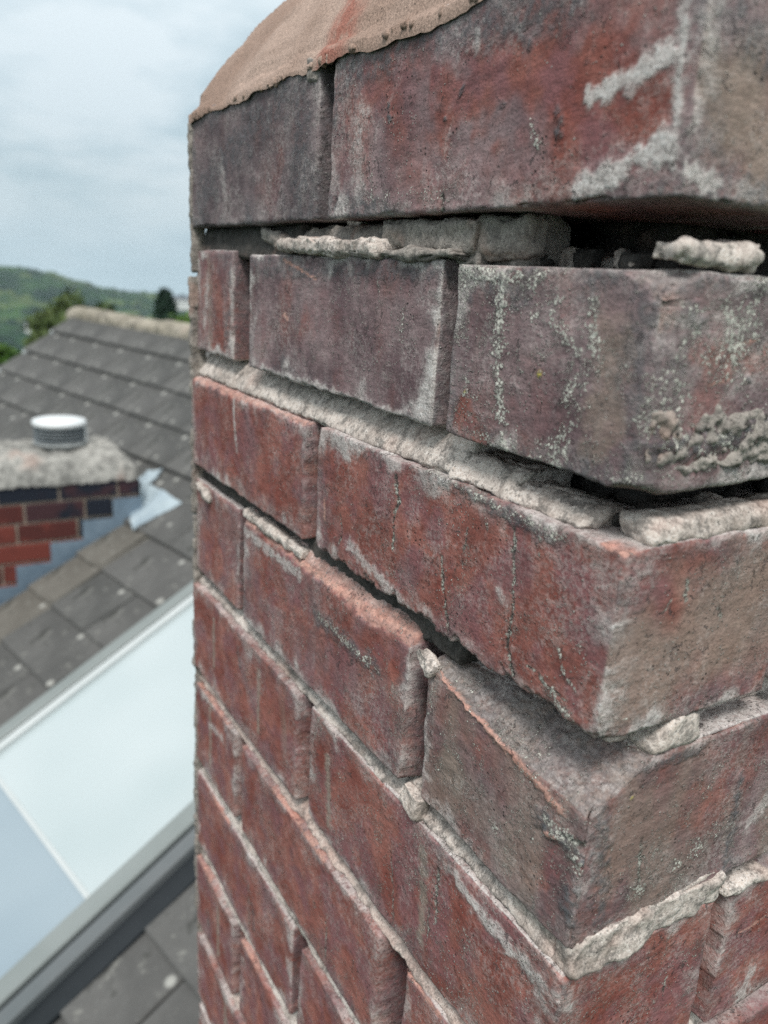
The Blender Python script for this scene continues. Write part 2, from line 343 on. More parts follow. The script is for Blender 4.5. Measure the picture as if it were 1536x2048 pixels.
# ------------------------------------------------------------------ near chimney: brick builder
FEATS = {
 (1, 'corner'): [('L', 'lime', 0.0035, 1, 0.0003, [(0.0401, 0.0282), (0.0266, 0.0306), (0.0123, 0.0358)]), ('L', 'lime', 0.0045, 1, 0.0004, [(0.0388, 0.0031), (0.0225, 0.009), (0.007, 0.0134)]), ('L', 'lime', 0.0025, 0.7, 0.0, [(0.0088, 0.0476), (0.0056, 0.0108)]), ('L', 'lime', 0.003, 0.6, 0.0, [(0.0996, 0.0584), (0.1017, 0.0525)]), ('L', 'red', 0.014, 0.8, 0.0, [(0.1151, 0.0381), (0.0597, 0.0378), (0.0227, 0.0203)]), ('L', 'soot', 0.01, 0.8, 0.0, [(0.2216, 0.0591), (0.1542, 0.0655), (0.0887, 0.0608), (0.0518, 0.0571)]), ('L', 'soot', 0.004, 0.7, 0.0, [(0.2266, 0.0533), (0.2197, 0.0029)]), ('L', 'lime', 0.007, 0.5, 0.0, [(0.1817, 0.0059), (0.1849, 0.0375)]), ('L', 'soot', 0.0016, 1, 0.0003, [(0.1075, 0.0407), (0.1095, 0.039)]), ('L', 'soot', 0.0016, 1, 0.0003, [(0.1595, 0.0432), (0.1579, 0.0363)]), ('L', 'soot', 0.0012, 1, 0.0003, [(0.1175, 0.0319), (0.1176, 0.0319)]), ('L', 'soot', 0.0018, 1, 0.0003, [(0.0834, 0.0325), (0.0835, 0.0325)]), ('L', 'soot', 0.002, 1, 0.0003, [(0.0537, 0.0276), (0.052, 0.0206)]), ('L', 'soot', 0.0012, 1, 0.0003, [(0.0714, 0.0499), (0.0722, 0.0472)]), ('L', 'soot', 0.001, 1, -0.0004, [(0.0437, 0.0387), (0.043800000000000006, 0.0387)]), ('L', 'lichen', 0.0014, 1, 0.0002, [(0.1713, 0.0157), (0.1693, 0.0053)]), ('L', 'lichen', 0.0018, 0.8, 0.0002, [(0.0673, 0.0256), (0.0622, 0.0175)]), ('L', 'lichen', 0.004, 0.5, 0.0002, [(0.1913, 0.0063), (0.1104, 0.0044)]), ('L', 'vein', 0.0013, 0.9, -0.0012, [(0.116, 0.0038), (0.1146, -0.0017)]), ('L', 'soot', 0.0013, 1, -0.0008, [(0.2056, 0.0074), (0.2072, 0.0025)]), ('R', 'tan', 0.022, 1, 0.0, [(-0.0073, 0.0375), (0.0105, 0.0264), (0.0307, 0.01)]), ('R', 'lime', 0.01, 0.3, 0.0, [(-0.0048, 0.0311), (0.0043, 0.0108)]), ('L', 'lime', 0.0013, 1, 0.0, [(0.008, 0.0474), (0.0072, 0.0295), (0.0048, 0.0069)]), ('R', 'soot', 0.007, 0.8, 0.0, [(0.012, 0.0434), (0.0258, 0.0375)]), ('R', 'soot', 0.005, 0.7, 0.0, [(0.0131, 0.0015), (0.0368, 0.0025)]), ('R', 'lime', 0.004, 0.9, 0.0, [(-0.0048, 0.0072), (0.0127, 0.0028)]), ('R', 'lime', 0.004, 0.6, 0.0, [(-0.0027, 0.0383), (0.0009, 0.0165)])],
 (1, 'left'): [('L', 'soot', 0.012, 0.75, 0.0, [(0.4086, 0.0161), (0.3177, 0.0526), (0.25, 0.0611), (0.2465, 0.0088)]), ('L', 'red', 0.005, 1, 0.0, [(0.2736, 0.0328), (0.2829, 0.013)]), ('L', 'lime', 0.005, 0.4, 0.0, [(0.3685, 0.0351), (0.3592, 0.0138)])],
 (2, 'left'): [('L', 'fresh', 0.0009, 1, 0.0, [(0.2694, -0.0209), (0.2286, -0.0302)]), ('L', 'fresh', 0.0014, 0.9, 0.0, [(0.2671, -0.0504), (0.2621, -0.0533)]), ('L', 'lichen', 0.0012, 0.8, 0.0002, [(0.1642, -0.0286), (0.161, -0.0372)]), ('L', 'lichen', 0.002, 0.6, 0.0002, [(0.1414, -0.0403), (0.1419, -0.0531)]), ('L', 'lichen', 0.002, 0.6, 0.0002, [(0.1173, -0.0467), (0.1175, -0.0589)]), ('L', 'lime', 0.0035, 0.8, 0.0002, [(0.2974, -0.0855), (0.1823, -0.0856), (0.1156, -0.0878)]), ('L', 'soot', 0.004, 0.7, 0.0, [(0.2996, -0.0274), (0.1132, -0.0241)])],
 (2, 'lback'): [('L', 'tan', 0.005, 0.5, 0.0, [(0.3987, -0.023), (0.3995, -0.0806)]), ('L', 'soot', 0.006, 0.7, 0.0, [(0.3637, -0.0164), (0.3495, -0.0471), (0.3684, -0.0809)]), ('L', 'lime', 0.005, 0.6, 0.0, [(0.4042, -0.0364), (0.4103, -0.0676)])],
 (2, 'corner'): [('L', 'lichen', 0.003, 1, 0.0004, [(0.0723, -0.0256), (0.0712, -0.05), (0.0628, -0.0852)]), ('L', 'lichen', 0.003, 0.9, 0.0004, [(0.1048, -0.023), (0.0538, -0.025)]), ('L', 'lichen', 0.0016, 1, 0.0004, [(0.0884, -0.068), (0.08850000000000001, -0.068)]), ('L', 'lichen', 0.0032, 0.9, 0.0004, [(0.0443, -0.0374), (0.0237, -0.0505), (0.0351, -0.0625)]), ('L', 'lichen', 0.0025, 0.9, 0.0004, [(0.0274, -0.0302), (0.0246, -0.0452)]), ('L', 'lichen', 0.0035, 0.6, 0.0003, [(0.0278, -0.0646), (0.0337, -0.0842)]), ('L', 'yellow', 0.0009, 1, 0.0004, [(0.0473, -0.0556), (0.047400000000000005, -0.0556)]), ('L', 'yellow', 0.0007, 1, 0.0004, [(0.0881, -0.0675), (0.0882, -0.0675)]), ('L', 'tan', 0.008, 0.8, 0.0, [(0.0178, -0.037), (0.0175, -0.0724)]), ('L', 'red', 0.006, 1, 0.0, [(0.0887, -0.0768), (0.0776, -0.0864)]), ('L', 'soot', 0.006, 0.7, 0.0, [(0.0961, -0.0264), (0.0604, -0.0319)]), ('L', 'soot', 0.005, 0.6, 0.0002, [(0.0089, -0.032), (-0.0007, -0.0718), (0.0008, -0.0844)]), ('R', 'soot', 0.0045, 1, 0.0009, [(0.0048, -0.0706), (0.0256, -0.0718), (0.0586, -0.0668)]), ('R', 'lichen', 0.005, 0.45, 0.0012, [(0.0048, -0.0706), (0.026, -0.0734), (0.0586, -0.0668)]), ('R', 'soot', 0.003, 1, 0.0005, [(-0.0077, -0.0237), (0.0158, -0.0338)]), ('R', 'red', 0.006, 0.5, 0.0, [(0.0181, -0.0425), (0.0519, -0.0454)]), ('R', 'lime', 0.016, 0.38, 0.0, [(0.0028, -0.0426), (0.0504, -0.0407)]), ('L', 'soot', 0.004, 0.7, 0.0001, [(0.0087, -0.0236), (0.0041, -0.0517), (0.001, -0.0813)]), ('R', 'vein', 0.0018, 0.9, -0.0025, [(-0.0114, -0.0294), (-0.0066, -0.0287), (-0.0014, -0.029)]), ('R', 'fresh', 0.0005, 0.9, 0.0, [(0.034, -0.0409), (0.0458, -0.0392)]), ('R', 'fresh', 0.0005, 0.9, 0.0, [(0.0254, -0.053), (0.0346, -0.0516)]), ('R', 'lime', 0.003, 0.7, 0.0002, [(-0.0033, -0.0343), (0.0162, -0.0353)]), ('R', 'lichen', 0.002, 0.5, 0.0003, [(0.0256, -0.0278), (0.0465, -0.0582)]), ('R', 'soot', 0.0014, 1, 0.0004, [(0.0096, -0.0354), (0.009699999999999999, -0.0354)]), ('R', 'soot', 0.0014, 1, 0.0004, [(0.0293, -0.0454), (0.0294, -0.0454)]), ('R', 'soot', 0.0014, 1, 0.0004, [(0.0446, -0.0517), (0.044700000000000004, -0.0517)])],
 (3, 'left'): [('L', 'lime', 0.0022, 0.8, 0.0, [(0.3395, -0.107), (0.3343, -0.1428)]), ('L', 'red', 0.01, 0.5, 0.0, [(0.265, -0.1281), (0.2364, -0.1393)]), ('L', 'fresh', 0.0008, 1, 0.0, [(0.2212, -0.1271), (0.22, -0.1437)])],
 (3, 'corner'): [('L', 'red', 0.02, 1, 0.0, [(0.1484, -0.1297), (0.0915, -0.1291), (0.0305, -0.1319), (0.0121, -0.1654)]), ('L', 'vein', 0.001, 1, -0.0005, [(0.1359, -0.1134), (0.1314, -0.1227), (0.1353, -0.1333), (0.1341, -0.1474)]), ('L', 'vein', 0.0008, 1, -0.0005, [(0.0956, -0.1381), (0.092, -0.1513), (0.0874, -0.1631), (0.0856, -0.1761)]), ('L', 'vein', 0.0008, 1, -0.0004, [(0.0529, -0.1111), (0.0499, -0.1295), (0.0483, -0.1428), (0.0497, -0.1578), (0.0443, -0.1677)]), ('L', 'vein', 0.0006, 0.8, -0.0002, [(0.0805, -0.1214), (0.0817, -0.1366)]), ('L', 'vein', 0.0006, 0.9, -0.0003, [(0.1873, -0.1458), (0.1839, -0.1529), (0.187, -0.162)]), ('L', 'vein', 0.0008, 0.9, 0.0, [(0.0364, -0.1598), (0.0264, -0.163), (0.0172, -0.1642)]), ('L', 'lichen', 0.0014, 0.9, 0.0003, [(0.038, -0.1103), (0.0376, -0.1176)]), ('L', 'lichen', 0.003, 0.9, 0.0003, [(0.0264, -0.163), (0.0137, -0.1701)]), ('L', 'lichen', 0.0012, 0.8, 0.0003, [(0.0688, -0.1138), (0.0673, -0.1174)]), ('L', 'soot', 0.0035, 0.9, 0.0002, [(0.1097, -0.1037), (0.0621, -0.1079), (0.0293, -0.1094)]), ('L', 'lichen', 0.0025, 0.9, 0.0003, [(0.1098, -0.1027), (0.0622, -0.107), (0.0271, -0.1078)]), ('L', 'fresh', 0.001, 1, 0.0, [(0.2048, -0.1425), (0.2039, -0.1533)]), ('L', 'lichen', 0.0012, 0.9, 0.0002, [(0.0215, -0.147), (0.0191, -0.1536), (0.0121, -0.1587)]), ('L', 'fresh', 0.0022, 1, 0.0, [(0.0085, -0.1036), (-0.0048, -0.1031)]), ('L', 'lime', 0.003, 0.6, 0.0, [(0.0573, -0.1383), (0.0536, -0.1429)]), ('L', 'lime', 0.004, 0.7, 0.0002, [(0.1753, -0.1582), (0.1302, -0.1683), (0.1041, -0.1748)]), ('L', 'red', 0.003, 1, 0.0, [(0.0089, -0.1695), (0.009, -0.1695)]), ('R', 'fresh', 0.002, 1, 0.0, [(-0.0071, -0.1009), (0.0046, -0.1053)]), ('R', 'tan', 0.03, 0.85, 0.0, [(0.0022, -0.1431), (0.0302, -0.1396), (0.0683, -0.1312)]), ('R', 'vein', 0.0009, 0.9, -0.0003, [(0.0311, -0.1179), (0.0322, -0.1253)]), ('R', 'vein', 0.0007, 0.8, -0.0003, [(0.024, -0.1239), (0.0215, -0.1289)]), ('R', 'vein', 0.0007, 0.8, -0.0003, [(0.051, -0.1312), (0.0535, -0.1364)]), ('R', 'soot', 0.004, 0.8, 0.0002, [(-0.0019, -0.1163), (0.006, -0.1227)]), ('R', 'lime', 0.002, 0.9, 0.0002, [(-0.0041, -0.1278), (0.0069, -0.1325)]), ('R', 'lichen', 0.003, 0.6, 0.0002, [(-0.0009, -0.1624), (0.0519, -0.1739)]), ('R', 'lime', 0.002, 0.8, 0.0002, [(-0.0006, -0.1461), (0.0049, -0.1509)])],
 (4, 'left'): [('L', 'fresh', 0.0028, 1, 0.0, [(0.2333, -0.1861), (0.1727, -0.1845), (0.0965, -0.1787)]), ('L', 'soot', 0.007, 0.8, 0.0001, [(0.2055, -0.2091), (0.1392, -0.2112)]), ('L', 'lichen', 0.003, 0.9, 0.0002, [(0.2055, -0.2091), (0.1392, -0.2112)]), ('L', 'red', 0.007, 1, 0.0, [(0.2602, -0.2181), (0.2927, -0.2097)]), ('L', 'red', 0.008, 1, 0.0, [(0.1351, -0.2478), (0.2019, -0.2538)]), ('L', 'red', 0.004, 1, 0.0, [(0.1222, -0.1979), (0.1256, -0.2073)]), ('L', 'lime', 0.004, 0.8, 0.0, [(0.3194, -0.1941), (0.2327, -0.1951)]), ('L', 'soot', 0.002, 0.9, 0.0001, [(0.1116, -0.2133), (0.1065, -0.2366)])],
 (4, 'lback'): [('L', 'fresh', 0.0012, 0.8, 0.0, [(0.3454, -0.2318), (0.3421, -0.2572)]), ('L', 'soot', 0.002, 0.7, 0.0, [(0.4132, -0.2065), (0.4015, -0.2111)])],
 (4, 'corner'): [('L', 'fresh', 0.0022, 1, 0.0008, [(0.0896, -0.1898), (0.061, -0.196), (0.0353, -0.2012), (0.0129, -0.2065)]), ('L', 'fresh', 0.0007, 1, 0.0005, [(0.0947, -0.1862), (0.0827, -0.1911)]), ('L', 'tan', 0.014, 0.55, 0.0, [(0.077, -0.2317), (0.0407, -0.2436)]), ('L', 'soot', 0.005, 1, 0.0005, [(0.0214, -0.2162), (-0.0047, -0.2184), (0.0032, -0.244)]), ('L', 'lichen', 0.004, 1, 0.0004, [(0.0162, -0.2148), (-0.0054, -0.2221)]), ('L', 'vein', 0.0014, 0.8, -0.0012, [(0.0108, -0.2156), (0.0011, -0.2134), (-0.0023, -0.212)]), ('L', 'fresh', 0.0012, 0.8, 0.001, [(0.0193, -0.2208), (0.0129, -0.2184)]), ('L', 'red', 0.005, 0.9, 0.0, [(0.0163, -0.2301), (0.0224, -0.2438)]), ('L', 'lichen', 0.002, 0.8, 0.0002, [(0.05, -0.2359), (0.0449, -0.2371)]), ('L', 'lichen', 0.002, 0.8, 0.0002, [(0.0174, -0.2399), (0.017499999999999998, -0.2399)]), ('R', 'soot', 0.005, 0.8, 0.0003, [(0.0052, -0.1951), (0.0159, -0.2527)]), ('R', 'soot', 0.0035, 0.9, 0.0003, [(0.086, -0.2119), (0.0885, -0.2664)]), ('R', 'soot', 0.003, 0.8, 0.0003, [(0.0036, -0.1866), (0.0559, -0.1897)]), ('R', 'red', 0.008, 0.8, 0.0, [(0.0182, -0.2247), (0.0621, -0.2135)]), ('R', 'vein', 0.0008, 1, -0.0006, [(0.0317, -0.221), (0.0335, -0.2418)]), ('R', 'yellow', 0.0006, 1, 0.0002, [(0.0215, -0.1993), (0.021599999999999998, -0.1993)]), ('R', 'lichen', 0.006, 0.5, 0.0002, [(0.0277, -0.2463), (0.0822, -0.2319)]), ('R', 'lime', 0.004, 0.6, 0.0, [(0.1002, -0.2381), (0.1095, -0.2289)])],
 (5, 'left'): [('L', 'tan', 0.0026, 1, 0.0, [(0.3793, -0.2842), (0.3794, -0.3222)]), ('L', 'tan', 0.0026, 1, 0.0, [(0.2907, -0.2839), (0.289, -0.3285)]), ('L', 'soot', 0.003, 0.8, 0.0, [(0.3268, -0.2855), (0.3217, -0.2948)])],
 (5, 'corner'): [('L', 'tan', 0.003, 1, 0.0, [(0.1892, -0.2919), (0.1857, -0.333)]), ('L', 'tan', 0.0035, 1, 0.0, [(0.0921, -0.2815), (0.088, -0.3297)]), ('L', 'vein', 0.0011, 1, -0.0005, [(0.0795, -0.283), (0.0793, -0.2994), (0.0784, -0.3127)]), ('L', 'vein', 0.0007, 0.9, -0.0004, [(0.0843, -0.3091), (0.0834, -0.3316)]), ('L', 'vein', 0.0006, 0.7, 0.0, [(0.1192, -0.3013), (0.112, -0.3414)]), ('L', 'red', 0.014, 0.9, 0.0, [(0.1277, -0.3137), (0.0505, -0.2889), (0.0156, -0.3028)]), ('L', 'lime', 0.004, 0.8, 0.0002, [(0.0707, -0.2762), (0.0345, -0.2827), (0.0105, -0.2806)]), ('R', 'red', 0.014, 1, 0.0, [(0.0183, -0.2943), (0.0847, -0.3015)]), ('R', 'soot', 0.003, 0.8, 0.0, [(0.0023, -0.2765), (-0.0006, -0.2892)]), ('R', 'vein', 0.0006, 0.9, -0.0003, [(0.0643, -0.3023), (0.0643, -0.309)]), ('R', 'fresh', 0.0007, 0.8, 0.0, [(0.0928, -0.2945), (0.0979, -0.3161)])],
 (5, 'right'): [('R', 'lime', 0.006, 0.7, 0.0, [(0.1278, -0.3307), (0.1218, -0.3486)]), ('R', 'fresh', 0.0008, 0.9, 0.0, [(0.1095, -0.2993), (0.1311, -0.2976)])],
}
CH_L = [0, 1, 2, 3]
def seg_dist(P, a, b):
    a = np.array(a); b = np.array(b); d = b-a; t = np.clip(((P-a)@d)/max(d@d, 1e-12), 0, 1)
    return np.linalg.norm(P-(a+t[:, None]*d), axis=1)
def axis(lo, hi, dense, fine, coarse):
    pts = [lo]; x = lo
    while x < hi-1e-7:
        st = fine if any(a-1e-6 <= x < b-1e-6 for a, b in dense) else coarse
        x = min(x+st, hi)
        if hi-x < st*0.35: x = hi
        pts.append(x)
    return np.array(pts)
def grid_box(xs, ys, zs):
    """closed box surface on three coordinate lists; welded"""
    V = []; F = []; n0 = 0
    def face(A, B, f, flip):
        nonlocal n0
        a, b = np.meshgrid(A, B, indexing='ij'); V.append(f(a.ravel(), b.ravel())); na, nb = len(A), len(B)
        i = (np.arange(na-1)[:, None]*nb+np.arange(nb-1)[None]).ravel()+n0
        q = np.stack([i, i+nb, i+nb+1, i+1], 1); F.append(q[:, ::-1] if flip else q); n0 += na*nb
    o = lambda a, v: np.full_like(a, v)
    face(ys, zs, lambda a, b: np.stack([o(a, xs[0]), a, b], 1), True)
    face(ys, zs, lambda a, b: np.stack([o(a, xs[-1]), a, b], 1), False)
    face(xs, zs, lambda a, b: np.stack([a, o(a, ys[0]), b], 1), False)
    face(xs, zs, lambda a, b: np.stack([a, o(a, ys[-1]), b], 1), True)
    face(xs, ys, lambda a, b: np.stack([a, b, o(a, zs[0])], 1), True)
    face(xs, ys, lambda a, b: np.stack([a, b, o(a, zs[-1])], 1), False)
    V = np.vstack(V); F = np.vstack(F)
    key = np.round(V*1e6).astype(np.int64)
    _, idx, inv = np.unique(key, axis=0, return_index=True, return_inverse=True)
    return V[idx], inv.ravel()[F]
def lumpy(name, lo, hi, parent, mat, seed, res=0.0012, coarse=0.006, dense=None, R=0.004, rough=0.0006, lump=0.0015, chip=0.003, warp=0.001,
          wl=0.02, shear=None, cuts=(), feats=None, attrs=False, props=None, edge_lime=0.8, rot=0.0, outer=None):
    lo = np.array(lo, float); hi = np.array(hi, float)
    dense = dense or [[(lo[i], hi[i])] for i in range(3)]
    xs, ys, zs = (axis(lo[i], hi[i], dense[i], res, coarse) for i in range(3))
    P, F = grid_box(xs, ys, zs)
    so = np.array([seed*3.17, seed*1.91, seed*5.3])
    P0 = P.copy()
    nlow = fbm(P/wl+so, 2)
    Rr = R*(1+0.8*np.clip(fbm(P/0.012+so+5, 2), -0.9, 1.5)); Rr = np.minimum(Rr, (hi-lo).min()*0.45)[:, None]
    q = np.clip(P, lo+Rr, hi-Rr); d = P-q; ln = np.linalg.norm(d, axis=1, keepdims=True); N = d/np.maximum(ln, 1e-9)
    P = q+N*Rr
    corner = 1-np.abs(N).max(1)                       # 0 on faces, up to .42 on corners
    e = sstep(0.02, 0.28, corner)
    cn_ = fbm(P0/0.011+so+11, 3); chipm = sstep(0.12, 0.75, cn_)*e
    cn2 = fbm(P0/0.030+so+23, 2); chipb = sstep(0.30, 0.9, cn2)*e
    disp = nlow*warp*(1-0.3*e)+fbm(P0/0.006+so, 3, 0.6)*rough+fbm(P0/0.012+so+31, 2)*lump*0.5-chipm*chip-chipb*chip*1.6
    inner_d = np.zeros(len(P)); fresh = sstep(0.35, 0.9, chipb)*0.7+sstep(0.6, 1.0, chipm)*0.25
    A = np.zeros((len(P), 4), np.float32); B = np.zeros((len(P), 4), np.float32)
    if attrs:
        # distance to the nearest edge on the face the vertex belongs to
        dd = np.minimum(P0-lo, hi-P0); ds = np.sort(dd, axis=1); ed = ds[:, 1]
        hz = fbm(P0/0.016+so+41, 3)
        A[:, 0] = edge_lime*sstep(0.011, 0.0, ed-0.010*hz)*(.35+.65*sstep(-.25, .35, fbm(P0/0.035+so+45, 2)))
        A[:, 1] = fresh
        A[:, 2] = (0.85 if props and props['tone'][0] > .12 else .5)*sstep(0.015, 0.0, ed-0.010*fbm(P0/0.02+so+51, 2))*sstep(-0.5, 0.4, fbm(P0/0.03+so+61, 2))
        
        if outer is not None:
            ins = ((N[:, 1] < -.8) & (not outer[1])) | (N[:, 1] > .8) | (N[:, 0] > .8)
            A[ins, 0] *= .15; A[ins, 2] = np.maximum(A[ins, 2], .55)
        up = (N[:, 2] > 0.75); A[up, 0] = np.maximum(A[up, 0], 0.85); 
        for (fc, ch, r, k, dz, pts) in (feats or []):
            fi = 0 if fc == 'L' else 1
            if fi == 0: S = P0[:, [1, 2]]; on = N[:, 0] < -0.30
            else: S = P0[:, [0, 2]]; on = N[:, 1] < -0.30
            wob = r*(0.75 if ch != 'vein' else 0.9)
            idx = np.where(on)[0]
            if len(idx) == 0: continue
            Sx = S[idx]
            if ch == 'vein': Sx = Sx+np.stack([perlin(P0[idx]/0.006+3), perlin(P0[idx]/0.006+9)], 1)*0.0012
            dmin = np.full(len(idx), 9.0)
            for a, b in zip(pts[:-1], pts[1:]): dmin = np.minimum(dmin, seg_dist(Sx, a, b))
            dmin = dmin+fbm(P0[idx]/max(r*1.3, 0.003)+so+71, 3, 0.6)*wob
            w = sstep(r*(1.35 if ch != 'vein' else 1.1), r*(0.25 if ch != 'vein' else .5), dmin)*k
            tgt = {'lime': (A, 0), 'fresh': (A, 1), 'soot': (A, 2), 'lichen': (A, 3), 'tan': (B, 0), 'red': (B, 1), 'yellow': (B, 2), 'vein': (B, 3)}.get(ch)
            if tgt: tgt[0][idx, tgt[1]] = np.maximum(tgt[0][idx, tgt[1]], w)
            inner_d[idx] += dz*w
            if ch == 'fresh': A[idx, 0] *= (1-w)
    P = P+N*(disp+inner_d)[:, None]
    for (cp, cnr, nz, fr) in cuts:                     # broken-off pieces: everything past a rough plane is pushed back onto it
        cnr = np.array(cnr, float); cnr /= np.linalg.norm(cnr)
        dist = (P-np.array(cp))@cnr+fbm(P0/0.009+so+81, 3, 0.6)*nz
        m = dist > 0; P[m] -= cnr*dist[m, None]
        if attrs:
            w = sstep(0.0002, 0.002, dist); A[:, 1] = np.maximum(A[:, 1], w*fr); 
            if fr <= 0: A[:, 2] = np.maximum(A[:, 2]*(1-w), 0.6*w); A[:, 0] = np.where(w > .3, .30*w, A[:, 0]); B[:, 0] = np.maximum(B[:, 0], .5*w)  # older breaks go grey-brown, darkened further for the shadow on the ledge
    if shear:
        for fn in shear: P = fn(P, P0)
    if rot:
        c = (lo+hi)/2; cs, sn = math.cos(rot), math.sin(rot); x = P[:, 1]-c[1]; z = P[:, 2]-c[2]
        P[:, 1] = c[1]+x*cs-z*sn; P[:, 2] = c[2]+x*sn+z*cs
    o = mesh_obj(name, P, F, mat, parent, smooth=True)
    if attrs: set_attr(o, 'paint_a', A); set_attr(o, 'paint_b', B)
    rs = np.random.RandomState(seed)
    o['rnd'] = [float(q) for q in rs.uniform(0, 9, 3)]
    for k_, v_ in (props or {}).items(): o[k_] = v_
    return o

chim = empty('chimney_stack', (0.214, 0.214, -1.75), 'tall weathered brick chimney stack with open crumbling joints, close up', 'chimney')
PITCH = 0.08627
TOPS = {1: 0.0715, 2: -0.0205, 3: -0.1040, 4: -0.1845, 5: -0.2705}
def course(k):
    zb = -PITCH*(k-1)-(0.0015 if k == 1 else 0.0); zt = TOPS.get(k, zb+0.0735); return zb, zt
Wd = 0.428
# (name of place) : x0,x1,y0,y1 for the two bonds
ODD = {'corner': (0, .0885, 0, .2140), 'left': (0, .0885, .2280, Wd), 'right': (.0985, .3315, 0, .10), 'rcorner': (.3415, Wd, 0, .2145), 'rback': (.3415, Wd, .2255, Wd), 'back': (.0985, .3315, .328, Wd)}
EVEN = {'corner': (0, .2145, 0, .1000), 'left': (0, .10, .1135, .3205), 'lback': (0, .2145, .3345, Wd), 'right': (.2255, Wd, 0, .1010), 'rmid': (.328, Wd, .1115, .3215), 'back': (.2255, Wd, .3325, Wd)}
# tone = grey bias, brown bias, dark amount
TONE = {(1, 'corner'): ((.17, -.12, .02), .15, .6), (1, 'left'): ((.28, -.1, .52), .1, .35), (2, 'corner'): ((.20, .02, .10), .85, .8), (2, 'left'): ((.26, -.1, .06), .35, .9),
        (2, 'lback'): ((.10, .0, 0), .2, .9), (3, 'corner'): ((-.03, -.1, 0), .40, .8), (3, 'left'): ((-.06, -.05, 0), .2, .7), (4, 'corner'): ((.10, .30, .16), .60, .6),
        (4, 'left'): ((.06, -.1, .0), .4, .8), (4, 'lback'): ((.0, -.1, 0), .2, .6), (5, 'corner'): ((-.14, -.12, 0), .5, .8), (5, 'left'): ((-.12, .08, 0), .2, .6), (5, 'right'): ((-.05, -.1, 0), .2, .6)}
OFF = {(1, 'corner'): (0.0, 0.0), (2, 'corner'): (-.0010, 0.0), (2, 'left'): (0.0015, 0), (4, 'corner'): (0.001, 0.0), (4, 'left'): (-.001, 0), (3, 'corner'): (-.0005, 0), (2, 'lback'): (.003, 0)}
CUTS = {
 (4, 'corner'): [((0.0, 0.02, -0.2015), (-.60, -.125, 1.0), .0010, 0.0), ((0.0, 0.1005, -0.205), (-.5, .8, 0.1), .0022, 0.0)],
 (3, 'corner'): [((0.001, 0.0, -0.1075), (-.5, -.6, 1.1), .0015, .5), ((0.0, .09, -.1695), (-1.2, 0, -1.0), .0022, 0.0)],
 (2, 'corner'): [((0.0, 0.0, -0.082), (-.4, -.4, -1), .0015, 0.0), ((0.002, 0.0, -.028), (-.5, -.5, .9), .002, 0.0)],
 (4, 'left'): [((0.0, .16, -.1890), (-1.25, 0, 1.0), .0012, .65)],
 (3, 'left'): [((0.0, .36, -.1075), (-1.0, 0, 1.0), .0014, .7)],
 (2, 'lback'): [((0.0, .345, -.05), (-1.0, -1.3, 0), .003, .5)],
 (1, 'corner'): [((0.0, .215, 0.068), (-.6, .7, .8), .003, 0.0)],
 (5, 'corner'): [((0.0, 0.0, -.2745), (-.7, -.6, 1.2), .0015, .3)],
}
rsg = np.random.RandomState(5)
for k in range(1, 21):
    zb, zt = course(k)
    for place, (x0, x1, y0, y1) in (ODD if k % 2 else EVEN).items():
        if k == 6 and place == 'left': y0 = .1215
        if k == 2 and place == 'lback': y0 = .352; zt = -.0165
        elif k == 2 and place == 'left': zt = -.0185
        elif k == 2: zt = TOPS[2]
        if k == 4 and place == 'left': zt = -.1765
        elif k == 4: zt = TOPS[4]
        seed = k*10+len(place)+ord(place[0])
        ox, oy = OFF.get((k, place), (float(rsg.uniform(-.0013, .0013)), float(rsg.uniform(-.001, .001))))
        seen_left = x0 == 0; seen_right = y0 == 0 and x0 < .12
        near = k <= 5 and place in ('corner', 'left') or (k == 5 and place == 'right')
        res = (0.00085 if place == 'corner' and k <= 5 else 0.0011) if near else (0.0016 if (k <= 10 and seen_left or k <= 6 and seen_right) else 0.012)
        coarse = 0.012
        D = 0.018
        if res < 0.01:
            dx = [(x0, x0+D)] if seen_left else []; dy = [(y0, y0+D)]
            if seen_right: dx = [(x0, min(x1, .155 if k > 3 else .115))]
            if seen_left: dy = [(y0, y1)]
            dn = [dx, dy, [(zb, zt)]]
        else: dn = [[], [], []]
        fe = FEATS.get((k, place))
        if seen_left and fe is None and k <= 11:
            fr_ = np.random.RandomState(900+seed); fe = []
            for q in range(fr_.randint(1, 4)):
                yy = float(fr_.uniform(y0+.015, y1-.015)); za, zc = zb+float(fr_.uniform(.005, .02)), zt-float(fr_.uniform(.002, .02))
                fe.append((('L', 'tan', .0032, 1, 0, [(yy, za), (yy+.001, zc)]), ('L', 'soot', .003, .8, .0001, [(yy, za), (yy+.002, (za+zc)/2)]), ('L', 'lime', .004, .7, 0, [(yy, zc), (yy+.03, zc-.004)]), ('L', 'vein', .0008, .9, -.0004, [(yy, za), (yy+.002, zc-.02)]))[fr_.randint(4)])
            ya = float(fr_.uniform(y0, y1-.03)); fe.append(('L', 'fresh', float(fr_.uniform(.0015, .003)), .9, -.0008, [(ya, zt-.001), (min(y1, ya+float(fr_.uniform(.02, .08))), zt-.001)]))
        t, lich, el = TONE.get((k, place), ((float(rsg.uniform(-.26, -.10)), float(rsg.uniform(-.14, .04)), 0.0), float(rsg.uniform(.1, .35)), .65))
        lumpy('brick', (x0+(ox if seen_left else 0), y0+(oy if y0 == 0 else 0), zb), (x1, y1, zt), chim, MAT['brick'], seed, res=res, coarse=coarse, dense=dn,
              R=0.0016, rough=.00018, lump=.0004, chip=.0018, warp=.0009, wl=.05, cuts=CUTS.get((k, place), ()), feats=fe, attrs=True, outer=(seen_left, y0 == 0),
              props={'tone': [float(q) for q in t], 'lichen_amount': float(lich)}, edge_lime=el)

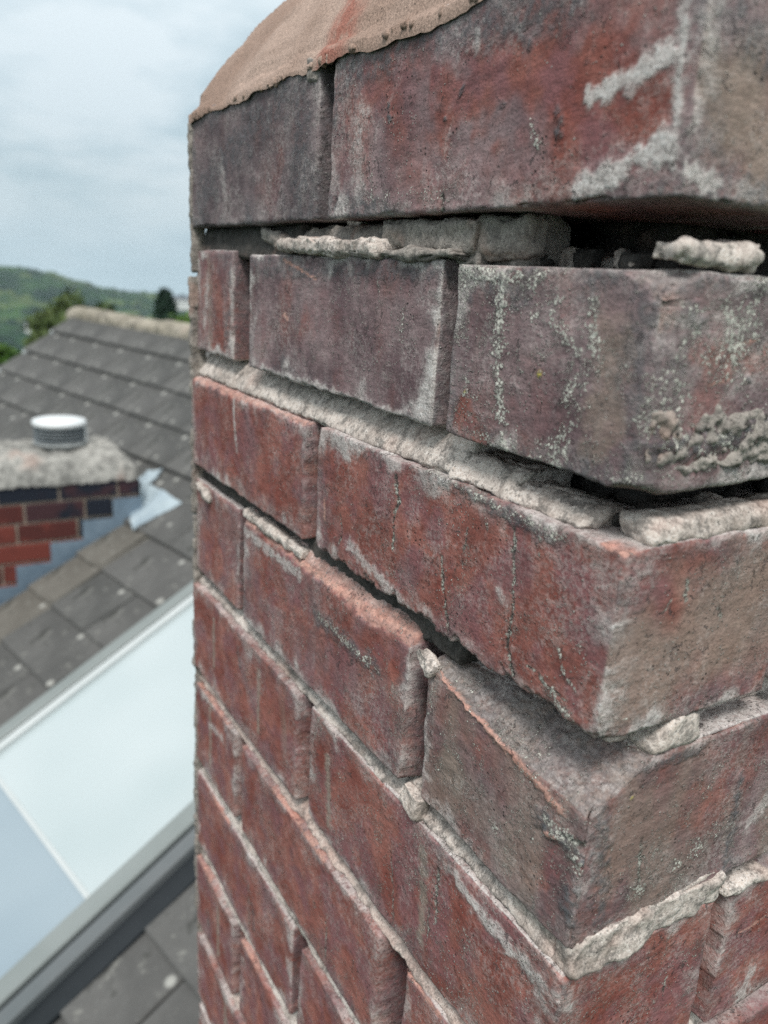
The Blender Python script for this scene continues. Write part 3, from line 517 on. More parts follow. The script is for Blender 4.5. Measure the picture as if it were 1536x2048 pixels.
# backing inside the stack
mesh_core = []
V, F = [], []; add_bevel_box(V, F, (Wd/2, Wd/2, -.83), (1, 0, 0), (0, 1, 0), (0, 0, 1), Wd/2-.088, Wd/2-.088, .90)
mesh_obj('chimney_core', V, F, MAT['dark_mortar'], chim)

# vertical joints, set back behind the face
def joint(lo, hi, mat, seed, res=.0018, **kw):
    return lumpy('mortar_joint', lo, hi, chim, mat, seed, res=res, coarse=.01, R=.0015, rough=.0009, lump=.0022, chip=.0015, warp=.001, wl=.02, **kw)
for k in range(1, 21):
    zb, zt = course(k); r = .0016 if k <= 6 else .004
    deep = {1: .018, 2: .022, 3: .022, 4: .030, 5: .018, 6: .028}.get(k, .018)
    for (a, b) in (((.2125, .2290),) if k % 2 else ((.0985, .1140 if k != 6 else .1225), (.3195, .3355 if k != 2 else .3535))):
        dp = deep + (0.004 if (k == 2 and a > .3) else 0)
        joint((dp, a, zb-.002), (dp+.02, b, zt+.002), MAT['dark_mortar'] if k in (4,) else MAT['mortar'], k*7+int(a*100), r)
        joint((Wd-.024, a, zb), (Wd-.008, b, zt), MAT['mortar'], k*7+int(a*100)+3, .01)
    for (a, b) in (((.0875, .0995), (.3305, .3425)) if k % 2 else ((.2135, .2265),)):
        joint((a, .009, zb-.002), (b, .03, zt+.002), MAT['mortar'], k*9+int(a*100), r if a < .15 else .006)
        joint((a, Wd-.024, zb), (b, Wd-.008, zt), MAT['mortar'], k*9+int(a*100)+1, .01)

# bed joints: each course gap has strips on the four sides; the upper ones near the corner have washed out
def bed(lo, hi, mat, seed, lean=0.6, res=.0013, face='L', rough=.0005, lump=.0010):
    """mortar bed whose face leans back towards its top"""
    lo = list(lo); hi = list(hi); z0, z1 = lo[2], hi[2]
    def fn(P, P0):
        t = np.clip((P[:, 2]-z0)/(z1-z0), 0, 1)
        i = 0 if face == 'L' else 1; t = t**1.4
        w = sstep(lo[i]+.02, lo[i]+.004, P0[:, i])
        P[:, i] += w*t*(z1-z0)*lean
        return P
    D = .012
    if face == 'L': dn = [[(lo[0], lo[0]+D)], [(lo[1], hi[1])], [(lo[2], hi[2])]]
    else: dn = [[(lo[0], hi[0])], [(lo[1], lo[1]+D)], [(lo[2], hi[2])]]
    return lumpy('mortar_bed', lo, hi, chim, mat, seed, res=res, coarse=.008, dense=dn, R=.0025, rough=rough, lump=lump, chip=.0012, warp=.0012, wl=.03, shear=(fn,))
T = .035
for k in range(1, 20):
    zt = course(k)[0]; zb = course(k+1)[1]       # gap between course k (above) and k+1 (below)
    r = .0012 if k <= 5 else .0022
    if k == 1:
        bed((.007, .098, zb-.001), (T, .262, zt-.002), MAT['greymortar'], 101, .25, .0011, rough=.0008, lump=.002)
        bed((.013, .078, zb-.001), (T, .099, zt-.001), MAT['greymortar'], 105, .2, .0011, rough=.0010, lump=.004)
        bed((.058, .070, zb-.001), (T+.06, .100, zt+.001), MAT['dark_mortar'], 102, .5, .0016, lump=.006, rough=.003)
        bed((.006, .262, zb-.001), (T+.02, Wd-.002, zt+.001), MAT['dark_mortar'], 103, .2, .0016)
        bed((.060, .055, zb-.001), (Wd, T+.06, zt+.001), MAT['dark_mortar'], 104, .2, .0022, 'R', lump=.006, rough=.003)
    elif k == 2:
        bed((.0028, .095, zb-.001), (T, Wd, zt+.001), MAT['cream_mortar'], 111, .75, r, rough=.0003, lump=.0004)
        bed((.0015, .022, zb-.001), (T-.01, .063, zb+.0060), MAT['cream_mortar'], 117, .9, r, rough=.0009, lump=.0022)
        bed((.001, .060, zb-.001), (T, .100, zb+.0105), MAT['cream_mortar'], 115, .9, r, rough=.0009, lump=.0022)
        bed((.012, .0002, zb-.001), (.16, .016, zb+.0075), MAT['cream_mortar'], 116, .3, .0010, 'R', rough=.0004, lump=.0008)
        bed((.038, .050, zb-.001), (T+.05, .105, zt+.001), MAT['dark_mortar'], 112, .5, .0015, lump=.005, rough=.003)
        bed((.045, .040, zb-.001), (Wd, T+.05, zt+.001), MAT['dark_mortar'], 113, .3, .0020, 'R', lump=.005, rough=.003)
    elif k == 3:
        bed((.006, .085, zb-.001), (T, Wd, zt+.001), MAT['dark_mortar'], 121, .2, r)
        bed((.029, .0, zb-.001), (T+.02, .085, zt+.001), MAT['mortar'], 122, .6, r, rough=.0004, lump=.0008)
        bed((.020, .012, zb-.001), (Wd, T, zt+.001), MAT['mortar'], 123, .5, r, 'R', rough=.0004, lump=.0008)
    else:
        bed((.0022, .001, zb-.001), (T, Wd, zt+.001), MAT['pinkmortar' if k in (5, 8, 11) else 'cream_mortar'], 130+k, .95, r, rough=.0006, lump=.0016)
        bed((.004, .007, zb-.001), (Wd, T, zt+.001), MAT['mortar'], 160+k, .5, .0016 if k < 7 else .004, 'R')
    bed((Wd-T, .04, zb-.001), (Wd-.008, Wd-.01, zt+.001), MAT['mortar'], 190+k, 0, .012)
    bed((.04, Wd-T, zb-.001), (Wd-.01, Wd-.006, zt+.001), MAT['mortar'], 220+k, 0, .012)

def piece(lo, hi, mat, seed, res=.0009, R=.004, lump=.0018, rough=.0007, warp=.0022, rot=0.0, name='mortar_piece', cuts=()):
    return lumpy(name, lo, hi, chim, mat, seed, res=res, coarse=res, R=R, rough=rough, lump=lump, chip=.002, warp=warp, wl=.025, rot=rot, cuts=cuts)
rq = np.random.RandomState(21)
for i in range(26):
    if i < 12: c = (float(rq.uniform(.022, .05)), float(rq.uniform(.01, .09)), TOPS[2])
    elif i < 20: c = (float(rq.uniform(.018, .036)), float(rq.uniform(.01, .085)), TOPS[3])
    else: c = (float(rq.uniform(.03, .12)), float(rq.uniform(.02, .036)), TOPS[2 if i % 2 else 3])
    s3 = rq.uniform(.0022, .0060, 3); s3[2] *= .7
    lumpy('mortar_piece', (c[0]-s3[0], c[1]-s3[1], c[2]-.0005), (c[0]+s3[0], c[1]+s3[1], c[2]+s3[2]*1.8), chim, MAT['dark_mortar' if i % 3 else 'mortar'], 700+i, res=.0013, coarse=.0013, R=.0022, rough=.0008, lump=.002, chip=.0015, warp=.001, wl=.008)
PIECES = [
 ((-0.003, 0.1609, -0.0183), (0.01, 0.2713, -0.0103), 'cream_mortar', 301, 0.02, 0.004),
 ((-0.001, 0.1053, -0.0193), (0.012, 0.1893, -0.0147), 'greymortar', 302, 0.0, 0.004),
 ((0.005, 0.0992, -0.0165), (0.016, 0.1692, -0.0031), 'greymortar', 303, 0.02, 0.003),
 ((0.009, 0.0736, -0.0172), (0.02, 0.1054, -0.0026), 'greymortar', 304, 0.0, 0.003),
 ((0.003, 0.2711, -0.0148), (0.014, 0.312, -0.0055), 'greymortar', 305, 0.2, 0.004),
 ((0.008, 0.3323, -0.0177), (0.016, 0.4092, -0.0118), 'mortar', 306, 0.0, 0.003),
 ((0.0047, 0.0, -0.019), (0.0436, 0.014, -0.011), 'cream_mortar', 307, 0.0, 0.006),
 ((-0.001, 0.2324, -0.1868), (0.012, 0.3242, -0.1797), 'cream_mortar', 310, 0.0, 0.004),
 ((-0.0035, 0.0937, -0.1908), (0.003, 0.1073, -0.1847), 'cream_mortar', 311, 0.5, 0.002),
 ((0.0024, -0.002, -0.2722), (0.09, 0.01, -0.2546), 'cream_mortar', 312, 0.0, 0.003),
 ((0.0929, -0.002, -0.2731), (0.1222, 0.012, -0.2671), 'cream_mortar', 313, 0.0, 0.004),
 ((-0.0005, 0.2284, 0.0627), (0.005, 0.2426, 0.0723), 'greymortar', 314, 0.2, 0.002),
 ((-0.002, 0.098, -0.2691), (0.006, 0.1128, -0.2568), 'mortar', 316, 0.2, 0.002),
 ((-0.002, 0.3899, -0.1923), (0.006, 0.4187, -0.1861), 'cream_mortar', 317, 0.2, 0.002),
]
for (lo, hi, mt, seed, rot, R_) in PIECES: piece(lo, hi, MAT[mt], seed, R=R_, rot=rot)
# rough crust growing along the foot of the second corner brick, and grit shed along the cap edge
rc_ = np.random.RandomState(77)
lumpy('crust', (.0015, -.0003, -.0800), (.085, .004, -.0610), chim, MAT['greymortar'], 888, res=.0007, coarse=.004, dense=[[(0, .085)], [(-.01, .01)], [(-.1, 0)]], R=.0012, rough=.0019, lump=.0030, chip=.002, warp=.0016, wl=.012)
for i in range(24):
    x_ = float(rc_.uniform(.004, .060)); z_ = -.0695+float(rc_.normal(0, .0042)); s3 = rc_.uniform(.0005, .0014, 3)
    lumpy('crust', (x_-s3[0], -.0012-s3[1]*.35, z_-s3[2]), (x_+s3[0], .003, z_+s3[2]), chim, MAT['greymortar' if i % 3 else 'dark_mortar'], 800+i, res=.0006, coarse=.001, R=.0006, rough=.0006, lump=.0012, chip=.001, warp=.0008, wl=.006)
for i in range(44):
    y_ = float(rc_.uniform(.0, .42)); s3 = rc_.uniform(.0008, .0022, 3)
    lumpy('cap_grit', (-.0012-s3[0]*.3, y_-s3[1], .0685-s3[2]*.6), (.003, y_+s3[1], .0700+s3[2]), chim, MAT['flaunch'], 900+i, res=.0008, coarse=.0015, R=.0010, rough=.0005, lump=.001, chip=.001, warp=.0006, wl=.006)
# rough flakes of old render on the far arris, which give the stack its ragged outline
rf = np.random.RandomState(12)
z = .066
while z > -.66:
    h = float(rf.uniform(.02, .09)); pr = float(rf.uniform(.0006, .0018))
    lumpy('mortar_piece', (-pr, Wd-.003, z-h), (.010, Wd+pr*1.2+.0005, z), chim, MAT['greymortar'], int(rf.randint(1000)), res=.0015, coarse=.004, R=.001, rough=.0009, lump=.0014, chip=.001, warp=.0008)
    z -= h+float(rf.uniform(-.003, .002))

# sand-cement flaunching on top
def flaunching():
    n = 190; t = np.linspace(-1, 1, n); s_ = np.sign(t)*(1-(1-np.abs(t))**1.9)
    hw = Wd/2+.0011; x, y = np.meshgrid(s_*hw, s_*hw, indexing='ij'); x = x.ravel(); y = y.ravel()
    dx = hw-np.abs(x); dy = hw-np.abs(y); rc = .05
    d = np.minimum(dx, dy)
    k_ = .03; d = -np.log(np.exp(-dx/k_)+np.exp(-dy/k_))*k_+k_*np.log(2)*np.exp(-np.abs(dx-dy)/k_); d = np.maximum(np.minimum(d, np.minimum(dx, dy)), 0)
    H = .150*(1-np.exp(-d/.080))
    P = np.stack([x+Wd/2, y+Wd/2, .0715+H], 1)
    nz = fbm(P/.05+3, 3)*.0022+fbm(P/.008+9, 3, .6)*.0005
    P[:, 2] += nz
    edge = (d <= 1e-9) | (np.minimum(dx, dy) < 1e-6)
    edge = np.minimum(dx, dy) < 1e-6
    low = fbm(P/.05+31, 2, .5)*.0040+fbm(P/.009+31, 2, .6)*.0009
    P[edge, 2] = .0690+low[edge]-.002
    near = (np.minimum(dx, dy) < .006) & ~edge
    P[near, 2] = np.minimum(P[near, 2], .0725+low[near]+.95*np.minimum(dx, dy)[near])
    i = (np.arange(n-1)[:, None]*n+np.arange(n-1)[None]).ravel(); F = np.stack([i, i+n, i+n+1, i+1], 1)
    o = mesh_obj('mortar_cap', P, F, MAT['flaunch'], chim, smooth=True)
    st = np.zeros((len(P), 4), np.float32)
    dd = np.abs(P[:, 1]-(.212+.35*(P[:, 2]-.0715)))+fbm(P/.02+5, 3)*.008; st[:, 0] = sstep(.022, .004, dd)*(P[:, 0] < .1)
    set_attr(o, 'stain', st)
    # underside lip
    V, F = [], []; add_bevel_box(V, F, (Wd/2, Wd/2, .066), (1, 0, 0), (0, 1, 0), (0, 0, 1), Wd/2-.012, Wd/2-.012, .0045)
    mesh_obj('cap_bedding', V, F, MAT['dark_mortar'], chim)
flaunching()
# chimney pot standing in the cap (above the frame)
def lathe(name, prof, cx, cy, mat, parent, n=32, smooth=True):
    V = []; F = []
    for (r, z_) in prof:
        for i in range(n): a = 2*math.pi*i/n; V.append((cx+r*math.cos(a), cy+r*math.sin(a), z_))
    for j in range(len(prof)-1):
        for i in range(n): F.append((j*n+i, j*n+(i+1) % n, (j+1)*n+(i+1) % n, (j+1)*n+i))
    F.append(tuple(range(n))[::-1]); F.append(tuple((len(prof)-1)*n+i for i in range(n)))
    return mesh_obj(name, V, F, mat, parent, smooth=smooth)
# ------------------------------------------------------------------ neighbouring roof
P0 = np.array((0.576302,2.940336,-1.014649)); bdir = np.array((-0.222077,0.975029,0.000000)); hdir = np.array((0.975029,0.222077,0.000000))
THN, THF = math.radians(26), math.radians(33.5)
aN = math.cos(THN)*hdir+math.sin(THN)*np.array([0, 0, 1.]); aF = math.cos(THF)*hdir+math.sin(THF)*np.array([0, 0, 1.])
nN = np.cross(aN, bdir); nF = np.cross(aF, bdir)
if nN[2] < 0: nN = -nN
if nF[2] < 0: nF = -nF
def RP(u, v, h=0.0):
    """point on the roof: u along the courses, v up the slope, h above the tiles"""
    if v <= 0: return P0+bdir*u+aN*v+nN*h   # lower slope is a little flatter
    return P0+bdir*u+aF*v+nF*h
base_h = P0+bdir*0.0+aN*-1.2; base_h[2] = -7.0
house = empty('house', tuple(base_h), 'grey tiled roof of the neighbouring house with a long pale skylight', 'house')
UL, UR, VB = -2.9, 2.62, -2.15
EDGES = [-2.12, -1.91, -1.70, -1.49, -1.285, -1.08, -.875, -.672, -.477, -.268, -.05, .252, .460, .668, .888]
RIDGE_V = 1.128
def deck(name, pts, nrm): return extrude_poly(name, pts, -np.array(nrm), .05, MAT['frame_dark'], house)
deck('roof_deck', [RP(UL, VB, -.03), RP(UR, VB, -.03), RP(UR, 0, -.03), RP(UL, 0, -.03)], nN)
deck('roof_deck', [P0+bdir*UL-nF*.03, P0+bdir*UR-nF*.03, RP(UR, RIDGE_V-.02, -.03), RP(UL, RIDGE_V-.02, -.03)], nF)
SKY_U = (-1.555, -.655); SKY_V = (-1.80, -.065)
rt = np.random.RandomState(3)
tile_mesh = {}
def tile(u0, u1, v0, v1, mat, name='tile'):
    up = v0 > -0.1
    a, n = (aF, nF) if up else (aN, nN)
    L = v1-v0+.05; tk = .019 if up else .013
    c = RP((u0+u1)/2, (v0+v1)/2+.0) if not up else P0+bdir*(u0+u1)/2+aF*((v0+v1)/2)
    c = c+a*.02
    tilt = (.075 if up else .055)+float(rt.uniform(-.006, .010)); a2 = a*math.cos(tilt)-n*math.sin(tilt); n2 = n*math.cos(tilt)+a*math.sin(tilt)
    rz = float(rt.uniform(-.006, .006)); b2 = bdir*math.cos(rz)+a2*math.sin(rz); a3 = a2*math.cos(rz)-bdir*math.sin(rz)
    key = (round(u1-u0, 3), round(L, 3), mat)
    if key not in tile_mesh:
        V, F = [], []; add_bevel_box(V, F, (0, 0, 0), (1, 0, 0), (0, 1, 0), (0, 0, 1), (u1-u0)/2-.0025, L/2, tk, .004)
        me = bpy.data.meshes.new('tile'); me.from_pydata([tuple(map(float, q)) for q in V], [], F); me.update(); me.materials.append(MAT[mat]); tile_mesh[key] = me
    o = bpy.data.objects.new(name, tile_mesh[key]); C.objects.link(o); o.parent = house
    Mx = Matrix(((b2[0], a3[0], n2[0]), (b2[1], a3[1], n2[1]), (b2[2], a3[2], n2[2]))).to_4x4()
    c = c+n*(.008+float(rt.uniform(-.0015, .0025))); Mx.translation = Vector(c-np.array(root_loc(house)))
    o.matrix_local = Mx
    return o
TW = .33
for ri, v0 in enumerate(EDGES):
    v1 = EDGES[ri+1] if ri+1 < len(EDGES) else RIDGE_V+.0
    off = (ri % 2)*TW/2
    if v0 < -.06:
        # right of the lead flashing the first tiles are a tan cover strip
        u = -.20 if True else 0
        tile(-.198, .02 if v0 > -1 else .02, v0, v1, 'tan_tile')
        spans = [(UL, -.198)] if not (SKY_V[0]-.05 < (v0+v1)/2 < SKY_V[1]+.02) else [(UL, SKY_U[0]), (SKY_U[1], -.198)]
        spans.append((.46, UR))
    else: spans = [(UL, UR)]
    for (sa, sb) in spans:
        u = sb+ (off if sb < 0 else 0)
        u = sb; first = True
        while u > sa+.02:
            w = TW if not (first and off) else TW/2
            if v0 < 0 and sb == -.198 and first: w = .27 if ri % 2 == 0 else .42
            first = False
            ua = max(sa, u-w); tile(ua, u, v0, v1, 'tile'); u = ua
# strip of narrow cover tiles between tan strip and main tiles
boxes = []
for (va, vb, ua) in ((-.26, -.06, -.165), (-.47, -.275, -.185)):
    boxobj('cover_strip', RP(ua, (va+vb)/2, .028), bdir, aN, nN, .022, (vb-va)/2, .006, MAT['tan_tile'], house, .003)
# verge mortar and ridge tiles
u = UL; i = 0
while u < UR-.02:
    L = .40; cc = P0+bdir*(u+L/2)+aF*(RIDGE_V+.03)
    V = []; F = []; seg = 9; rr = .105
    for e_ in (0, 1):
        for j in range(seg):
            t_ = math.pi*(j/(seg-1)); V.append(P0+bdir*(u+(L-.008 if e_ else 0))+aF*(RIDGE_V+.03)+hdir*(-math.cos(t_)*rr)+np.array([0, 0, 1.])*(math.sin(t_)*rr*.62-.035+.006*math.sin(i*2.1)))
    n_ = len(V)//2
    V += [q-np.array([0, 0, .015]) for q in V]
    for j in range(seg-1): F += [(j, j+1, n_+j+1, n_+j), (2*n_+j, 3*n_+j, 3*n_+j+1, 2*n_+j+1)]
    F += [(0, n_, 3*n_, 2*n_), (n_-1, 3*n_-1, 4*n_-1, 2*n_-1)]
    for e_ in (0, n_):
        for j in range(seg-1): F.append((e_+j, 2*n_+e_+j, 2*n_+e_+j+1, e_+j+1) if e_ == 0 else (e_+j, e_+j+1, 2*n_+e_+j+1, 2*n_+e_+j))
    mesh_obj('ridge_tile', V, F, MAT['mossy'], house, smooth=False); u += L; i += 1
# bedding mortar under the ridge, lumpy
def lumpbar(name, a, b, r, mat, parent, seed, n=80, m=10, amp=.5):
    a = np.array(a, float); b = np.array(b, float); d = b-a; d_ = d/np.linalg.norm(d); s1 = np.cross(d_, (0, 0, 1.)); s1 /= np.linalg.norm(s1); s2 = np.cross(s1, d_)
    t = np.linspace(0, 1, n); P = []
    for j in range(m):
        an = 2*math.pi*j/m; P.append(a+d*t[:, None]+(s1*math.cos(an)+s2*math.sin(an))*r)
    P = np.stack(P, 1).reshape(-1, 3); ctr = np.repeat(a+d*t[:, None], m, 0)
    P = ctr+(P-ctr)*(1+amp*fbm(P/(r*1.6)+seed, 3)[:, None])
    F = [(i*m+j, i*m+(j+1) % m, (i+1)*m+(j+1) % m, (i+1)*m+j) for i in range(n-1) for j in range(m)]
    F += [tuple(range(m))[::-1], tuple((n-1)*m+j for j in range(m))]
    return mesh_obj(name, P, F, mat, parent, smooth=True)
lumpbar('ridge_bedding', RP(UL, RIDGE_V-.035, .02), RP(UR, RIDGE_V-.035, .02), .035, MAT['mossy'], house, 4, 220)
lumpbar('verge_mortar', RP(UR+.0, .06, -.025), RP(UR, RIDGE_V, -.025), .022, MAT['mossy'], house, 6, 60)
lumpbar('verge_mortar', RP(UR+.0, VB, -.025), RP(UR, .0, -.025), .022, MAT['mossy'], house, 7, 60)
for (u_, v_) in ((UR-.03, .885), (UR-.03, .66), (UR-.05, .455)):
    lumpy('verge_clip', tuple(RP(u_, v_, .01)-.022), tuple(RP(u_, v_, .01)+.022), house, MAT['frame_pale'], int(v_*100), res=.006, coarse=.006, R=.01, rough=.001, lump=.002, chip=.0, warp=.0)
# back slope and walls so the house is whole
top = P0+aF*RIDGE_V
aB = math.cos(THF)*hdir-math.sin(THF)*np.array([0, 0, 1.]); nB = np.cross(bdir, aB); nB = nB if nB[2] > 0 else -nB
extrude_poly('back_slope', [top+bdir*UL, top+bdir*UR, top+bdir*UR+aB*2.6, top+bdir*UL+aB*2.6], -nB, .06, MAT['tile'], house)
e0 = P0+aN*VB; e1 = top+aB*2.6
MAT['render_wall'] = simple('house_wall', (0.20, 0.10, 0.075), (0.30, 0.16, 0.12), 6, 0.9, 0.2, 0.01)
def wallbox(p, q, th=.25):
    p = np.array(p); q = np.array(q); d = q-p; d[2] = 0; L = np.linalg.norm(d); d /= L; s1 = np.array([-d[1], d[0], 0])
    c = (p+q)/2; zt = min(p[2], q[2])-.12; c[2] = (zt-7)/2
    boxobj('wall', c, d, s1, (0, 0, 1), L/2, th/2, (zt+7)/2, MAT['render_wall'], house)
wallbox(e0+bdir*UL+hdir*.35, e0+bdir*(UR-.12)+hdir*.35); wallbox(e1+bdir*UL-hdir*.3, e1+bdir*(UR-.12)-hdir*.3)
# gable end wall
g0 = e0+bdir*(UR-.25)+hdir*.48; g1 = e1+bdir*(UR-.25)-hdir*.43
k0 = P0+bdir*(UR-.25)-nN*.12; tt = top+bdir*(UR-.25)-np.array([0, 0, .16])
zb_ = -7.0; G = [np.array([g0[0], g0[1], zb_]), np.array([g1[0], g1[1], zb_]), g1-np.array([0, 0, .15]), tt, k0, g0-np.array([0, 0, .12])]
extrude_poly('wall', G, bdir, .22, MAT['render_wall'], house)
G2 = [q+bdir*(UL-UR+.3) for q in G]; extrude_poly('wall', G2, bdir, .22, MAT['render_wall'], house)

# skylight
sk = bpy.data.objects.new('skylight', None); C.objects.link(sk); sk.parent = house
def skbox(name, u0, u1, v0, v1, h0, h1, mat, b=0.0):
    c = P0+bdir*(u0+u1)/2+aN*(v0+v1)/2+nN*(h0+h1)/2
    V, F = [], []; add_bevel_box(V, F, c, bdir, aN, nN, (u1-u0)/2, (v1-v0)/2, (h1-h0)/2, b)
    return mesh_obj(name, V, F, MAT[mat], sk)
u0, u1 = SKY_U; v0, v1 = SKY_V
SKYLIGHT_CODE = 1
for (a, b_) in ((u1-.050, u1), ): skbox('frame', a, b_, v0, v1, -.02, .050, 'frame', .004)
skbox('gasket', u1-.062, u1-.050, v0+.01, v1-.01, -.02, .038, 'frame_dark')
skbox('trim', u1-.088, u1-.062, v0+.01, v1-.01, -.02, .052, 'frame_pale', .004)
skbox('kerb', u0-.012, u0+.045, v0, v1, -.03, .030, 'frame_dark')
skbox('frame', u0+.045, u0+.085, v0, v1, -.02, .050, 'frame_mid', .003)
skbox('gasket', u0+.085, u0+.097, v0+.01, v1-.01, -.02, .040, 'frame_dark')
skbox('frame', u0+.097, u0+.150, v0+.01, v1-.01, -.02, .054, 'frame', .004)
skbox('frame', u0+.150, u1-.088, v1-.09, v1, -.02, .052, 'frame', .004)
skbox('frame', u0+.150, u1-.088, v0, v0+.09, -.02, .052, 'frame', .004)
VJ = -.925
skbox('pane', u0+.150, u1-.088, VJ+.006, v1-.09, .012, .034, 'glass')
skbox('lower_pane', u0+.150, u1-.088, v0+.09, VJ-.006, .012, .034, 'lower_pane')  # lower stretch of glass with its reflection coloured in
skbox('pane_edge', u0+.150, u1-.088, VJ-.006, VJ+.006, .012, .037, 'frame_pale')

# ------------------------------------------------------------------ small chimney
Ct = np.array((0.583162,2.940336,-0.837838))
st = empty('small_chimney', (Ct[0]-.45, Ct[1]+.22, Ct[2]-.95), 'short brick chimney with dark upper courses, pale cement cap and stepped lead', 'chimney')
SP = .0765; BW = .86; BD = .44
def sbrick(x0, x1, y0, y1, z1, mat):
    boxobj('brick', ((x0+x1)/2, (y0+y1)/2, z1-.0325), (1, 0, 0), (0, 1, 0), (0, 0, 1), (x1-x0)/2, (y1-y0)/2, .0325, MAT[mat], st, .003)
X1 = Ct[0]; Y0 = Ct[1]; X0_ = X1-BW
for r in range(0, 12):
    z1 = Ct[2]-r*SP
    # front and back faces
    js = [0, .085, .300, .515, .730, .86] if r % 2 == 0 else [0, .0, .100, .325, .540, .755, .86]
    if r == 1: js = [0, .105, .210, .425, .640, .86]
    if r == 2: js = [0, .05+.0, .120+.12, .335+.12, .67, .86]
    js = sorted(set(js))
    for a, b_ in zip(js[:-1], js[1:]):
        xb = X1-a-.005; xa = X1-b_+.005
        cx = (a+b_)/2
        dark = r == 0 or (r == 1 and cx < .42) or (r == 2 and cx < .30) or (r == 3 and cx < .15 and False)
        for (ya, yb) in ((Y0, Y0+.10), (Y0+BD-.10, Y0+BD)): sbrick(xa, xb, ya, yb, z1, 'sb_dark' if dark else 'sb_red')
    for (ya, yb) in ((Y0+.11, Y0+.215), (Y0+.225, Y0+BD-.11)):
        for (xa, xb) in ((X1-.10, X1-.002), (X0_+.002, X0_+.10)): sbrick(xa, xb, ya, yb, z1, 'sb_dark' if r < 2 else 'sb_red')
boxobj('pointing', ((X0_+X1)/2, Y0+BD/2, Ct[2]-.47), (1, 0, 0), (0, 1, 0), (0, 0, 1), BW/2-.007, BD/2-.007, .475, MAT['smallmortar'], st)
# cement cap: long mound
def mound():
    nx_, ny_ = 110, 60; tx = np.linspace(-1, 1, nx_); ty = np.linspace(-1, 1, ny_)
    hx, hy = BW/2+.004, BD/2+.006; x, y = np.meshgrid(tx*hx, ty*hy, indexing='ij'); x = x.ravel(); y = y.ravel()
    d = np.minimum(hx-np.abs(x), hy-np.abs(y)); H = .098*(1-np.exp(-d/.035))
    P = np.stack([x+(X0_+X1)/2, y+Y0+BD/2, Ct[2]+.004+H], 1); P[:, 2] += fbm(P/.05+2, 3)*.014*(d > .003)+fbm(P/.016+8, 2)*.005
    e_ = d < 1e-6; P[e_, 2] = Ct[2]-.006+fbm(P/.03, 2)[e_]*.010
    i = (np.arange(nx_-1)[:, None]*ny_+np.arange(ny_-1)[None]).ravel(); F = np.stack([i, i+ny_, i+ny_+1, i+1], 1)
    mesh_obj('cement_cap', P, F, MAT['cap'], st, smooth=True)
mound()
# flue terminal
cx, cy, cz = X1-.254, Y0+BD/2-.02, Ct[2]+.045
ft = lathe('flue_terminal', [(.080, cz-.02), (.082, cz+.055), (.094, cz+.060), (.100, cz+.066), (.100, cz+.075), (.078, cz+.078)], cx, cy, MAT['cowl_grey'], st)
q = lathe('flue_throat', [(.074, cz+.077), (.074, cz+.14)], cx, cy, MAT['frame_dark'], st); q.parent = ft
for j in range(5):
    q = lathe('louvre', [(.079, cz+.083+j*.013), (.096, cz+.079+j*.013), (.096, cz+.082+j*.013), (.079, cz+.087+j*.013)], cx, cy, MAT['cowl_dark'], st); q.parent = ft
for a in (-.38, 1.2, 2.5):
    q = boxobj('strut', (cx+.098*math.cos(a), cy+.098*math.sin(a), cz+.108), (math.cos(a), math.sin(a), 0), (-math.sin(a), math.cos(a), 0), (0, 0, 1), .003, .007, .036, MAT['cowl_white'], st); q.parent = ft
q = lathe('cowl_lid', [(.098, cz+.138), (.101, cz+.142), (.101, cz+.150), (.097, cz+.158), (.06, cz+.162)], cx, cy, MAT['cowl_white'], st); q.parent = ft
# stepped lead flashing on the face
lead = extrude_poly('step_flashing', [(X1+.002+dx, Y0-.003, Ct[2]+dz) for dx, dz in
    ((.0, -.079), (-.109, -.079), (-.109, -.156), (-.225, -.156), (-.225, -.232), (-.345, -.232), (-.345, -.309), (-.470, -.309), (-.470, -.386), (-.59, -.386), (-.59, -.463), (-.71, -.463), (-.71, -.54), (-.87, -.54), (-.87, -.75), (0.004, -.265))][::-1], (0, -1, 0), .003, MAT['lead'], st)
lead2 = extrude_poly('side_flashing', [(X1+.002, Y0-.003, Ct[2]-.02), (X1+.002, Y0-.003, Ct[2]-.30), (X1+.002, Y0+BD, Ct[2]-.30), (X1+.002, Y0+BD, Ct[2]-.02)], (1, 0, 0), .003, MAT['lead_pale'], st)
LP = [(-.135, -.075), (.02, -.045), (.12, .0)]
def leadsheet(pts, mat, seed, parent):
    """crumpled lead sheet dressed over the tiles: quad grid between four corners"""
    a, b, c, d = [np.array(q) for q in pts]; n = 26; s, t = np.meshgrid(np.linspace(0, 1, n), np.linspace(0, 1, n), indexing='ij'); s = s.ravel()[:, None]; t = t.ravel()[:, None]
    P = (a*(1-s)+b*s)*(1-t)+(d*(1-s)+c*s)*t; P = P+nN*(.006*fbm(P/.07+seed, 3)[:, None]+.012*np.exp(-((s-.5)/.12)**2))
    i = (np.arange(n-1)[:, None]*n+np.arange(n-1)[None]).ravel(); F = np.stack([i, i+n, i+n+1, i+1], 1); m = len(P)
    V = np.vstack([P, P-nN*.004]); F = np.vstack([F, F[:, ::-1]+m])
    return mesh_obj('lead_saddle', V, F, MAT[mat], parent, smooth=True)
leadsheet([RP(.006, -.021, .040), RP(-.100, -.069, .034), RP(-.170, .136, .030), RP(.109, .148, .034)], 'lead_pale', 3, st)
leadsheet([RP(.219, .146, .045), RP(.141, .242, .030), RP(.109, .150, .036), RP(.115, .088, .045)], 'lead_pale', 5, st)
leadsheet([RP(.219, .140, .050), RP(.110, .150, .040), RP(.012, -.015, .044), RP(.10, .0, .05)], 'lead_pale', 8, st)

